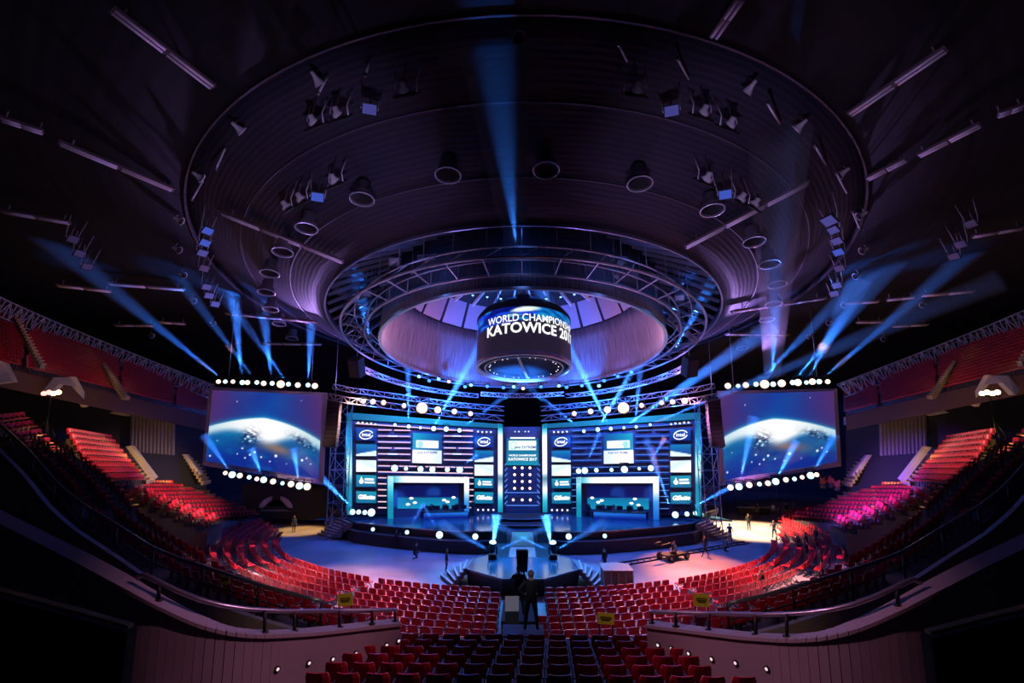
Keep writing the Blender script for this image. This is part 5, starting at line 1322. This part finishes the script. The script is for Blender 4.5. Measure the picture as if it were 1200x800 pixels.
# people on the floor
def onfloor(u, v): return F(u, v, 0)
PEOPLE = [('stand', 709, 670, STG, 1.75, 'black', 'black', 'dark', 'person in black standing behind the wooden crate on the floor'),
          ('stand', 523, 670, (20, 40, 0), 1.72, 'black', 'navy', 'dark', 'person in black standing at the left steps of the thrust platform'),
          ('walk', 827, 652, (-20, 40, 0), 1.80, 'black', 'black', 'dark', 'person walking beside the camera track right of the dolly'),
          ('stand', 856, 635, VIEW, 1.75, 'navy', 'grey', 'fair', 'person standing in the bright floor light at the foot of the right stairs'),
          ('stand', 878, 622, VIEW, 1.80, 'black', 'black', 'dark', 'person in black at the rear edge of the bright floor light'),
          ('akimbo', 908, 631, VIEW, 1.75, 'grey', 'jeans', 'fair', 'person with hands on hips at the right end of the bright floor'),
          ('stand', 344, 624, (0, 30, 0), 1.75, 'navy', 'black', 'fair', 'person standing alone on the yellow lit floor at the left'),
          ('stand', 383, 622, VIEW, 1.6, 'black', 'black', 'fair', 'person standing beside the left stage end stairs'),
          ('stand', 937, 648, STG, 1.75, 'black', 'black', 'fair', 'left one of two people in black among the right floor chairs'),
          ('stand', 946, 648, STG, 1.75, 'navy', 'black', 'dark', 'right one of two people in black among the right floor chairs'),
          ('stand', 964, 674, STG, 1.85, 'black', 'black', 'dark', 'large person in black standing by the right rail rows'),
          ('stand', 958, 640, STG, 1.7, 'black', 'black', 'dark', 'person in black behind the pair among the right chairs'),
          ('film', 463, 643, STG, 1.7, 'black', 'black', 'dark', 'person in black close under the left half of the stage'),
          ('crouch', 485, 655, STG, 1.75, 'black', 'black', 'dark', 'person crouching at the end of the left chair rows'),
          ('crouch', 853, 647, (-20, 40, 0), 1.7, 'grey', 'black', 'dark', 'person crouching on the camera track'),
          ('crouch', 897, 692, STG, 1.75, 'black', 'black', 'dark', 'person crouching in the dark near the right rail'),
          ('stand', 889, 607, VIEW, 1.75, 'black', 'navy', 'dark', 'leftmost one of the crew group below the right screen'),
          ('stand', 907, 606, VIEW, 1.75, 'pale', 'navy', 'fair', 'crew member in a pale top below the right screen'),
          ('stand', 915, 606, VIEW, 1.75, 'navy', 'black', 'dark', 'crew member in navy right of the pale topped one'),
          ('phone', 922, 605, VIEW, 1.7, 'black', 'black', 'dark', 'crew member in black holding up a phone below the right screen'),
          ('stand', 930, 605, VIEW, 1.75, 'grey', 'black', 'dark', 'rightmost one of the crew group below the right screen')]
for (pose, u, v, face, hh, a, b, hr, lab) in PEOPLE: person(pose, onfloor(u, v), face, hh, a, b, hr, lab)
# players at the desks
for s, seats in ((-1, (505, 497, 520, 534)), (1, (689, 706, 718, 736))):
    for k, u in enumerate(seats):
        uu = u if s < 0 else 1224-u
        p = Wg(uu, 600, .9, s); p.z = DZ
        person('sit', p, (p.x*.6, 0, 0), 1.75, ('black', 'navy', 'grey', 'black')[k], 'black', 'dark', 'player seated behind the desk in the %s booth, %s from the left' % ('left' if s < 0 else 'right', nth(sorted(seats).index(u)+1)))
        ch = empty('swivel_chair', p, 'black swivel chair behind the desk in the %s booth, %s from the left' % ('left' if s < 0 else 'right', nth(sorted(seats).index(u)+1)), 'chair', 'swivel chairs in the booths')
        MB().box(p+Vector((0, .03, .42)), (.5, .5, .08)).build('seat', BLACK, ch); MB().box(p+Vector((0, .30, .8)), (.48, .08, .7)).build('backrest', BLACK, ch); MB().tube([p, p+Vector((0, 0, .4))], .05, 6).build('column', BLACK, ch)
        MB().bar(p+Vector((-.28, 0, .03)), p+Vector((.28, 0, .03)), .05).bar(p+Vector((0, -.28, .03)), p+Vector((0, .28, .03)), .05).build('base', BLACK, ch)
# people near the right edge of the stage, presenter silhouettes
person('stand', Wg(556-4, 602, 1.5, -1) * 1, VIEW, 1.75, 'black', 'black', 'dark', 'person in black standing on stage right of the left booth')
person('film', Wg(417, 602, 1.6, 1), VIEW, 1.75, 'black', 'black', 'dark', 'person in black crouched over gear at the outer end of the right wing')
# ---- crate
crate_m = mat('grey_crate', (.17, .15, .16), .6, noise=.15, scale=2)
A = [F(709, 693, 0), F(742, 692, 0)]; z1 = 1.25
w = (A[1]-A[0]).length; c = (A[0]+A[1])/2 + Vector((0, .9, 0))
cr = empty('crate', c, 'large grey panelled crate standing on the floor before the right chairs', 'crate')
MB().box(c+Vector((0, 0, z1/2)), (w, 1.7, z1)).build('body', crate_m, cr)
for k in range(5): MB().bar((c.x-w/2+w*k/4, c.y-.88, .05), (c.x-w/2+w*k/4, c.y-.88, z1-.05), .07, .05).build('batten', mat('pale_batten', (.45, .38, .36), .5), cr)
MB().prism([(c.x-w/2-.05, c.y-.95, z1), (c.x+w/2+.05, c.y-.95, z1), (c.x+w/2+.05, c.y+.9, z1), (c.x, c.y+1.35, z1), (c.x-w/2-.05, c.y+.9, z1)], (0, 0, .08)).build('lid', mat('crate_lid', (.30, .26, .27), .5), cr)
# ---- dolly track and dolly
tk = empty('dolly_track', F(790, 655, 0), 'ladder-like camera dolly track running across the floor at the right', 'track')
for (a, b) in (((716, 665), (878, 636)), ((713, 661.5), (872, 634))): MB().tube([F(*a, .06), F(*b, .06)], .05, 6).build('rail', BLACK, tk)
for k in range(22):
    t = (k+.5)/22; MB().bar(F(lerp(716, 878, t), lerp(665, 636, t), .03), F(lerp(713, 872, t), lerp(661.5, 634, t), .03), .10, .04).build('sleeper', BLACK, tk)
c = F(789, 655, 0); d = (F(878, 636, 0)-F(716, 665, 0)).normalized(); nrm = Vector((-d.y, d.x, 0))
dl = empty('camera_dolly', c, 'four-wheeled black camera dolly standing on the track', 'dolly')
MB().bar(c-d*1.1+Vector((0, 0, .42)), c+d*1.1+Vector((0, 0, .42)), 1.0, .12).build('deck', BLACK, dl)
for i in (-1, 1):
    for k in (-1, 1):
        q = c+d*i*.95+nrm*k*.62+Vector((0, 0, .30)); wl = MB().lathe(q-nrm*.09, nrm, [(.02, 0), (.26, 0), (.30, .03), (.30, .15), (.26, .18), (.02, .18)], 18).build('wheel', mat('tyre', (.02, .02, .02), .8), dl)
        MB().lathe(q-nrm*.11, nrm, [(.01, 0), (.14, 0), (.14, .22), (.01, .22)], 12).build('hub', STEEL, wl)
MB().tube([c+Vector((0, 0, .45)), c+Vector((0, 0, 1.25))], .09, 8).build('column', BLACK, dl); MB().bar(c-d*.2+Vector((0, 0, 1.3)), c-d*1.6+Vector((0, 0, 1.2)), .12).build('arm', BLACK, dl); MB().box(c-d*.1+nrm*-.05+Vector((0, 0, .55)), (.4, .4, .1)).build('seat', DARK, dl)
person('sit', c+d*.25+Vector((0, 0, .12)), c-d*5, 1.75, 'pale', 'black', 'dark', 'operator in a pale shirt riding on the camera dolly')
c = c-d*1.6+Vector((0, 0, 1.42)); vc = empty('video_camera', c, 'small black video camera on the arm of the dolly', 'camera'); MB().bar(c-d*.3, c+d*.25, .2, .26).build('body', BLACK, vc); MB().lathe(c-d*.3, -d, [(.09, 0), (.11, .22), (.02, .2)], 10).build('lens', DARK, vc)
# ---- sign panel with pale fan-shaped emblem below the left screen
q = [P(300, 601, 60.5), P(350, 604, 60.5), P(350, 574, 60.5), P(300, 573, 60.5)]
for s in (-1,):
    r = empty('dark_booth', (q[0]+q[1])/2, 'dark booth below the left screen printed with a pale fan shape', 'booth')
    MB().hexa([P(284, 606, 60.6), P(384, 610, 60.6), P(384, 572, 60.6), P(284, 568, 60.6)], [p+Vector((0, 3, 0)) for p in (P(284, 606, 60.6), P(384, 610, 60.6), P(384, 572, 60.6), P(284, 568, 60.6))]).build('shell', MATTE, r)
    c = P(323, 594, 60.4); pts = [c+Vector((2.0*math.cos(a), 0, 1.55*math.sin(a)-.3)) for a in [PI*.05+PI*.9*k/14 for k in range(15)]]
    MB().prism(pts+[c+Vector((1.9, 0, -.45)), c+Vector((-1.9, 0, -.45))], (0, .05, 0)).build('emblem', mat('emblem_grey', (.40, .34, .40), .6), r)
    MB().prism([c+Vector((x, -.06, z)) for x, z in ((-1.4, -.25), (1.4, -.25), (1.5, -.05), (1.0, .1), (-1.0, .1), (-1.5, -.05))], (0, .04, 0)).build('emblem_bar', MATTE, r)
    MB().box(c+Vector((0, -.05, 1.0)), (.9, .06, .45)).build('emblem_box', MATTE, r)
# ---- crew desk and awning below the right screen
c = F(903, 606, 0); r = empty('crew_desk', c, 'blue lit crew desk with gear below the right screen', 'desk')
MB().box(c+Vector((-1.2, 1.8, .95)), (4.2, .9, .08)).build('desk_top', WHITEP, r); MB().box(c+Vector((-1.2, 1.9, .45)), (4.0, .7, .9)).build('front', DARK, r)
c2 = F(905, 600, 0)+Vector((0, 4, 0)); a_ = empty('awning', c2, 'pale blue lit awning roof over the crew desk at the right', 'awning')
MB().prism([c2+Vector((x, y, z)) for x, y, z in ((-2.6, -1, 3.0), (2.4, -1, 3.0), (2.4, 1.5, 3.3), (-2.6, 1.5, 3.3))], (0, 0, .08)).build('canopy', mat('awning_cloth', (.45, .45, .55), .7), a_)
for x in (-2.5, 2.3):
    for y in (-.9, 1.4): MB().tube([c2+Vector((x, y, 0)), c2+Vector((x, y, 3.05))], .05, 6).build('pole', STEEL, a_)
# ---- potted flowers beyond the right tiers
for k, (u, v) in enumerate(((965, 562), (974, 561), (981, 565))):
    c = P(u, v+10, 58); pl_ = empty('potted_plant', c, 'reddish potted plant beside the right end of the right screen, %s' % ('left', 'middle', 'right')[k], 'plant', 'potted plants by the right screen')
    MB().lathe(c, (0, 0, 1), [(.02, 0), (.22, 0), (.3, .4), (.26, .4), (.02, .36)], 12).build('pot', DARK, pl_)
    mb = MB(); rr_ = random.Random(k)
    for q in range(22):
        a = rr_.uniform(0, 2*PI); t = rr_.uniform(.1, .5); e = c+Vector((t*math.cos(a), t*math.sin(a), .5+rr_.uniform(.1, .9))); b = c+Vector((0, 0, .35)); mb.add([b, lerp(b, e, .6)+Vector((.09, 0, 0)), e, lerp(b, e, .6)-Vector((.09, 0, 0))], [(0, 1, 2, 3)])
    mb.build('leaves', mat('red_leaves', (.35, .10, .08), .6), pl_)
# ---- light clusters on stands at the sides
for s, (u, v, Y) in ((-1, (60, 461, 41)), (1, (1160, 461, 41))):
    c = P(u, v, Y); r = empty('light_stand', c, 'tripod stand with a blazing cluster of work lights at the far %s' % ('left' if s < 0 else 'right'), 'stage light', 'work lights at the sides')
    for k in range(4): MB().lathe(c+Vector((-.6+.4*k, 0, .1*(k % 2))), TOCAM(c), [(.02, -.2), (.18, -.15), (.2, 0), (.15, .05), (.01, .06)], 10).build('lamp', emit('work_red', (1, .35, .3), 2.5) if s < 0 and k < 2 else emit('work_warm', (1, .8, .45), 4), r)
    MB().bar(c+Vector((-.8, 0, -.2)), c+Vector((.8, 0, -.2)), .08).build('bar', BLACK, r); MB().tube([c+Vector((0, 0, -.2)), c+Vector((0, 0, -3))], .05, 6).build('pole', BLACK, r)
    for a in (0, 2.1, 4.2): MB().tube([c+Vector((0, 0, -2)), c+Vector((.8*math.cos(a), .8*math.sin(a), -3.4))], .035, 5).build('leg', BLACK, r)
# ================================================================ LIGHT
def spot(loc, target, power, col, ang, blend=.5, size=.15, name='spot'):
    l = bpy.data.lights.new(name, 'SPOT'); l.energy = power; l.color = col; l.spot_size = math.radians(ang); l.spot_blend = blend; l.shadow_soft_size = size
    o = bpy.data.objects.new(name, l); COL.objects.link(o); o.location = loc
    o.rotation_euler = (Vector(target)-Vector(loc)).to_track_quat('-Z', 'Y').to_euler(); return o
def point(loc, power, col, size=.3, name='point_light'):
    l = bpy.data.lights.new(name, 'POINT'); l.energy = power; l.color = col; l.shadow_soft_size = size
    o = bpy.data.objects.new(name, l); COL.objects.link(o); o.location = loc; return o
def area(loc, target, power, col, sx, sy, name='wash_light'):
    l = bpy.data.lights.new(name, 'AREA'); l.energy = power; l.color = col; l.shape = 'RECTANGLE'; l.size = sx; l.size_y = sy
    o = bpy.data.objects.new(name, l); COL.objects.link(o); o.location = loc
    o.rotation_euler = (Vector(target)-Vector(loc)).to_track_quat('-Z', 'Y').to_euler(); return o
BLUE = (.03, .16, 1); SKY = (.08, .36, 1); PURP = (.55, .25, .85); PINK = (1, .45, .62); WARM = (1, .66, .45); AMBER = (1, .55, .14)
# stage wash from the trusses
for s in (-1, 1):
    area((s*9, 50, 15), (s*9, 53.5, 1.75), 2600, BLUE, 9, 1.0)
    area((s*9.5, 50.5, 14.5), (s*10.5, 56.5, 5), 2600, BLUE, 10, .6)
    spot((s*4, 47, 14.5), (s*3, 41, 1), 20000, (.02, .30, .9), 40, .8)
    spot((s*1.5, 50, 14.5), (s*.5, 38, 1), 9000, (.03, .36, .9), 26, .8)
    # audience lamps on the stage trusses: left and right floor chairs
    spot((s*9.5, 47.5, 14.6), (s*14, 35, 0), 30000, (1, .42, .46), 56, .9)
    spot((s*13.5, 46.5, 14.8), (s*19, 38, 0), 70000, WARM if s < 0 else (1, .40, .26), 36, .9)
    spot((s*5, 48, 14.2), (s*7, 31, 0), 5000, (1, .40, .42), 40, .9)
    # screen bottom lamps, then added unseen spots brightening the side seats
    spot((s*24, 45.3, 5.6), (s*39, 55, 2.5), 9000 if s < 0 else 26000, (1, .58, .45) if s < 0 else (.38, .14, 1), 50, .9)
    spot((s*13, 47, 15.2), (s*29, 47, 0), 42000, (1, .55, .42) if s < 0 else (.9, .30, .75), 32, .9)
    spot((s*25, 45, 19), (s*40, 46.5, 8.0), 6500, (1, .40, .34), 30, .9)
    spot((s*22, 38, 22), (s*30, 37, 8), 3800, (1, .34, .36), 40, .9)
    spot((s*30, 44, 22), (s*47, 40, 18), 420 if s < 0 else 160, (1, .3, .32), 60, .9)
    # steps
    point((s*38.5, 59, 5.5), 110, AMBER); point(mir(P(88, 546, 41.5), s)+Vector((0, 0, 1.6)), 170, AMBER); point(mir(P(66, 526, 43), s)+Vector((0, 0, 1.6)), 110, AMBER); point(mir(P(160, 545, 50), s)+Vector((0, 0, 1.6)), 130, AMBER)
    point(mir(P(35, 402, 40), s)+Vector((0, 0, 1.2)), 28, AMBER); point(mir(P(135, 446, 47), s)+Vector((0, 0, 1.2)), 32, AMBER)
# bright pools on the floor
p = F(872, 621, 0); spot((p.x-5, p.y+.5, 15.5), p, 130000, (1, .66, .30), 44, .6); spot((p.x-9, p.y-3, 15.5), F(812, 662, 0), 65000, (1, .25, .04), 30, .9)
p = F(352, 622, 0); spot((p.x+5, p.y-1, 15), p, 22000, (1, .58, .14), 24, .7)
# floor before the stage
for s in (-1, 1): spot((s*7, 46.5, 14), (s*9, 41, 0), 3000 if s < 0 else 1200, PURP, 55, .9)
# drum
for s in (-1, 1):
    spot(RW(9.6, -PI/2+s*.9, 14.2), RW(11, PI/2-s*1.25, 15.0), 2300, (.95, .34, .62), 60, .9)
    spot(RW(10.2, PI/2-s*1.9, 13.9), RW(11, PI/2-s*1.2, 15), 2600, PINK, 110, .9)
    spot((s*6, 47, 12.5), RW(10.8, PI/2-s*.55, 17), 11000, BLUE, 58, .9)
    spot((s*9, 47, 12.5), RW(10, PI/2-s*1.0, 20.5), 1900, (.30, .15, 1), 40, .9)
for s in (-1, 1): spot((s*5.5, 47.5, 12.8), RW(7, PI/2-s*.6, 22), 2400, BLUE, 40, .9)
spot(RW(4, -PI/2, 14.5), RW(6, PI/2, 23), 2500, SKY, 90, .9)
point(RW(0, 0, 20.8), 900, BLUE, .3)
for a in (-2.6, -2.1, -1.57, -1.04, -.54): point(RW(13.6, a, 14.9), 16, (.12, .3, 1)); point(RW(13.6, a, 16.6), 18, BLUE)  # blue points added to bring out the joists of the opening
# ceiling washes from the stage, mixed with added fill spots that have no lamp
for s in (-1, 1):
    spot((s*13, 46, 13), RW(20.5, PI/2-s*1.45, 18), 6500, (.44, .24, .85), 75, .9)
    spot((s*20, 44, 17.5), RW(21, PI/2-s*2.1, 18), 5200, (.42, .24, .82), 80, .9)
    spot((s*4, 33, 15), RW(20, PI/2-s*2.6, 18), 1600, (.34, .24, .85), 90, .9)
    spot((s*5, 14, 11.5), RW(21, -PI/2+s*.75, 17), 3400, (.56, .42, .90), 80, .9)  # added uplight from the audience side, brightens the hanging fixtures
    spot((s*14, 24, 11), RW(24, -PI/2+s*1.5, 18), 450, (.70, .42, .74), 75, .9)
    spot((s*2, 4, 19), (s*6, 21.5, 4.5), 2800, (1, .66, .36), 30, .9)  # added front fill on the yellow signs and chair backs
    spot((s*14, 48, 12), (s*16.5, 50, 20), 3500, BLUE, 80, .8)
    spot((s*5, 49.5, 14.0), (s*5, 56, 18), 2200, BLUE, 100, .8)
    point((s*9.5, 51, 14.6), 260, BLUE); point((s*3, 52.5, 14.2), 220, BLUE); point((s*15, 48.5, 15), 200, BLUE)
    point(RW(14.2, PI/2-s*.5, 13.3), 200, BLUE); point(RW(14.2, PI/2-s*1.1, 13.5), 260, BLUE)
    point((s*10, 56.5, 7.5), 120, BLUE); point((s*5, 56.8, 9.5), 80, BLUE)
spot((0, 4, 19), P(600, 708, 18.6), 2600, (.8, .8, 1), 7, .6)  # added narrow spot to brighten the white table top
for s in (-1, 1): spot((s*22, 34, 17), (s*42, 50, 20), 380, (.6, .42, .75), 62, .9)  # added fill to bring out the roof edge trusses
# added unseen spots: pinkish fill on the viewer's tier and its walls
for s in (-1, 1):
    spot((-s*5, 9, 17), (s*7.0, 12.5, 4.8), 2700, (1, .42, .62), 31, .9)
    spot((s*6, 27, 20), (s*13, 21, 4), 240, (.95, .38, .62), 50, .9)
spot((0, 24, 20), (0, 13, 4.5), 70, (1, .35, .4), 50, .9)

# ---- beams: thin haze in the lamps' cones, lit by the lamps themselves
def haze(name, dens, col):
    if name in MATS: return MATS[name]
    m = bpy.data.materials.new(name); N, L = nodes(m); N.remove(N['Principled BSDF'])
    v = N.new('ShaderNodeVolumeScatter'); v.inputs['Density'].default_value = dens; v.inputs['Color'].default_value = (*col, 1); v.inputs['Anisotropy'].default_value = .2
    L.new(v.outputs[0], N['Material Output'].inputs['Volume']); MATS[name] = m; return m
HZ = haze('haze', .085, (1, 1, 1))
NBEAM = 0
def beam(src, dst, r0, r1, power, col, label, m=None):
    global NBEAM
    src, dst = Vector(src), Vector(dst); d = (dst-src); L_ = d.length; d.normalize()
    s0 = src + d*.55
    o = MB().lathe(s0, d, [(.005, 0), (r0, .01), (r1, L_), (.005, L_+.01)], 20).build('haze_beam', m or HZ)
    tag(o, label, 'light beam', 'light beams in the haze', 'stuff')
    NBEAM += 1
    spot(s0+d*.03, dst, power, col, 2*math.degrees(math.atan((r1-r0*.5)/L_))*1.05, .9, .05, 'beam_light')
BM = [  # source u, v, Y -> target u, v, Y, r1, power, where
 ((264, 447, 46), (120, 330, 40), .95, .8, 'leftmost long beam rising left from the left screen'), ((284, 448, 46.5), (272, 325, 44), 1.0, 1.0, 'beam rising nearly straight up from the left screen top'),
 ((301, 448, 46.8), (190, 300, 42), .9, .6, 'faint second beam leaning left from the left screen top'), ((319, 449, 47), (306, 345, 45), 1.0, .7, 'beam rising upright from the middle of the left screen top'),
 ((338, 450, 47.6), (262, 345, 44), .8, .6, 'beam leaning left from the right half of the left screen top'), ((361, 451, 48.2), (366, 355, 46), .9, .8, 'upright beam at the right end of the left screen top'),
 ((886, 450, 47.5), (985, 350, 44), .9, .8, 'beam leaning right from the left part of the right screen top'), ((906, 449, 47), (912, 300, 44), 1.0, 1.1, 'upright beam from the middle of the right screen top'),
 ((929, 448, 46.6), (1010, 350, 43), .9, .8, 'beam leaning right from the right part of the right screen top'), ((945, 448, 46.3), (985, 370, 44), .9, .5, 'faint short beam right of the right screen middle'),
 ((960, 447, 46), (1120, 310, 41), .95, 1.0, 'rightmost long beam rising right from the right screen'),
 ((272, 556, 45.8), (243, 515, 45), .5, .4, 'beam under the left screen slanting up left'), ((309, 562, 46.6), (297, 532, 46), .45, .4, 'short beam across the lower middle of the left screen'), ((351, 569, 47.7), (345, 532, 47), .45, .4, 'short beam across the lower right of the left screen'),
 ((866, 570, 47.7), (877, 518, 47), .5, .5, 'beam across the lower left of the right screen'), ((909, 564, 46.8), (930, 522, 46), .5, .5, 'beam across the lower middle of the right screen'), ((950, 557, 46), (975, 515, 45), .5, .4, 'beam across the lower right of the right screen'),
 ((479, 499, 52.5), (478, 420, 48), .5, .5, 'upright thin beam above the left stage wing'), ((508, 501, 53), (556, 415, 46), .6, 1.1, 'bright beam from the left stage wing slanting right to the drum'), ((538, 503.5, 53.5), (592, 464, 49), .35, .6, 'thin beam from the left wing pointing at the portal top'),
 ((684, 505, 53.5), (632, 464, 49), .35, .6, 'thin beam from the right wing pointing at the portal top'), ((715, 502, 53), (664, 400, 45), .6, 1.5, 'bright beam from the right stage wing slanting left to the scoreboard'), ((700, 503, 53), (747, 425, 47), .55, 1.1, 'bright beam from the right wing crossing towards the right'),
 ((730, 501, 52.7), (842, 425, 47), .8, 1.0, 'long beam from the right wing slanting up right past the truss'), ((744, 500, 52.4), (750, 440, 48), .4, .5, 'faint upright beam over the right wing'), ((760, 498, 52.2), (1010, 395, 42), .8, .6, 'very long low beam from the right wing over the right screen'),
 ((686, 548, 54), (700, 512, 53), .35, .6, 'beam from the middle row of the right wing slanting up right'), ((760, 546, 53.4), (776, 518, 52.4), .3, .5, 'short beam at the outer middle of the right wing'), ((787, 599, 52.8), (768, 545, 51), .4, .7, 'thin beam rising from the right wing floor leaning left'),
 ((538, 549, 54), (556, 535, 52), .3, .4, 'short beam at the inner middle of the left wing'),
 ((415, 597, 52.8), (372, 555, 49), .6, .8, 'beam from the left wing floor slanting up left'), ((804, 598, 52.8), (905, 545, 47), .7, .8, 'beam from the right wing floor slanting to the right screen'),
 ((477, 623.5, 47.5), (492, 597, 47), .3, .4, 'beam from the ledge before the left booth leaning right'), ((515, 626, 47.5), (499, 596, 47), .3, .5, 'beam from the ledge before the left booth leaning left'),
 ((577, 648, 39.4), (581, 612, 40), .5, 1.4, 'blazing upward beam on the left half of the thrust platform'), ((647.5, 648, 39.4), (641, 612, 40), .5, 1.4, 'blazing upward beam on the right half of the thrust platform'),
 ((580, 646, 39.6), (640, 618, 45), .4, .5, 'beam crossing from the left thrust lamp towards the right'), ((645, 646, 39.6), (588, 618, 45), .4, .5, 'beam crossing from the right thrust lamp towards the left'), ((647, 647, 39.5), (690, 622, 44), .4, .4, 'low beam from the right thrust lamp to the right ledge'), ((577, 647, 39.5), (536, 624, 44), .4, .4, 'low beam from the left thrust lamp to the left ledge'),
 ((606, 296, 27.5), (580, 70, 0), 1.5, .11, 'broad faint blue shaft rising from the roof opening to the ceiling'), ((905, 440, 46), (913, 165, 0), 1.5, .8, 'broad faint blue shaft over the right screen up to the roof'),
 ((788, 415, 44), (850, 300, 38), 1.2, .8, 'blue shaft beside the right edge of the roof opening'), ((436, 415, 44), (420, 330, 40), 1.0, .4, 'faint blue shaft beside the left edge of the roof opening'),
]
for (a, b_, r1, pw, where) in BM:
    src, dst = P(*a), (P(*b_) if b_[2] else roofp(b_[0], b_[1], .8)); L_ = (dst-src).length
    top_ = a[1] < 455 and L_ > 4; wing = 495 < a[1] < 510
    if (L_ > 4 or wing) and b_[2]: dst = src + (dst-src)*1.45; r1 *= 1.2
    beam(src, dst, .12 if b_[2] else .7, r1, (80000*pw if top_ else 460000*pw if wing else 150000*pw if L_ > 4 else (24000 if 'ledge before' in where else 70000)*pw), (.025, .20, 1), 'blue ' + where)
w = bpy.data.worlds.new('world'); sc.world = w; w.use_nodes = True
w.node_tree.nodes['Background'].inputs[0].default_value = (.02, .015, .03, 1)
w.node_tree.nodes['Background'].inputs[1].default_value = 0.02
sc.view_settings.view_transform = 'Standard'; sc.view_settings.look = 'None'; sc.view_settings.gamma = 1; sc.view_settings.use_curve_mapping = False
sc.view_settings.exposure = 0
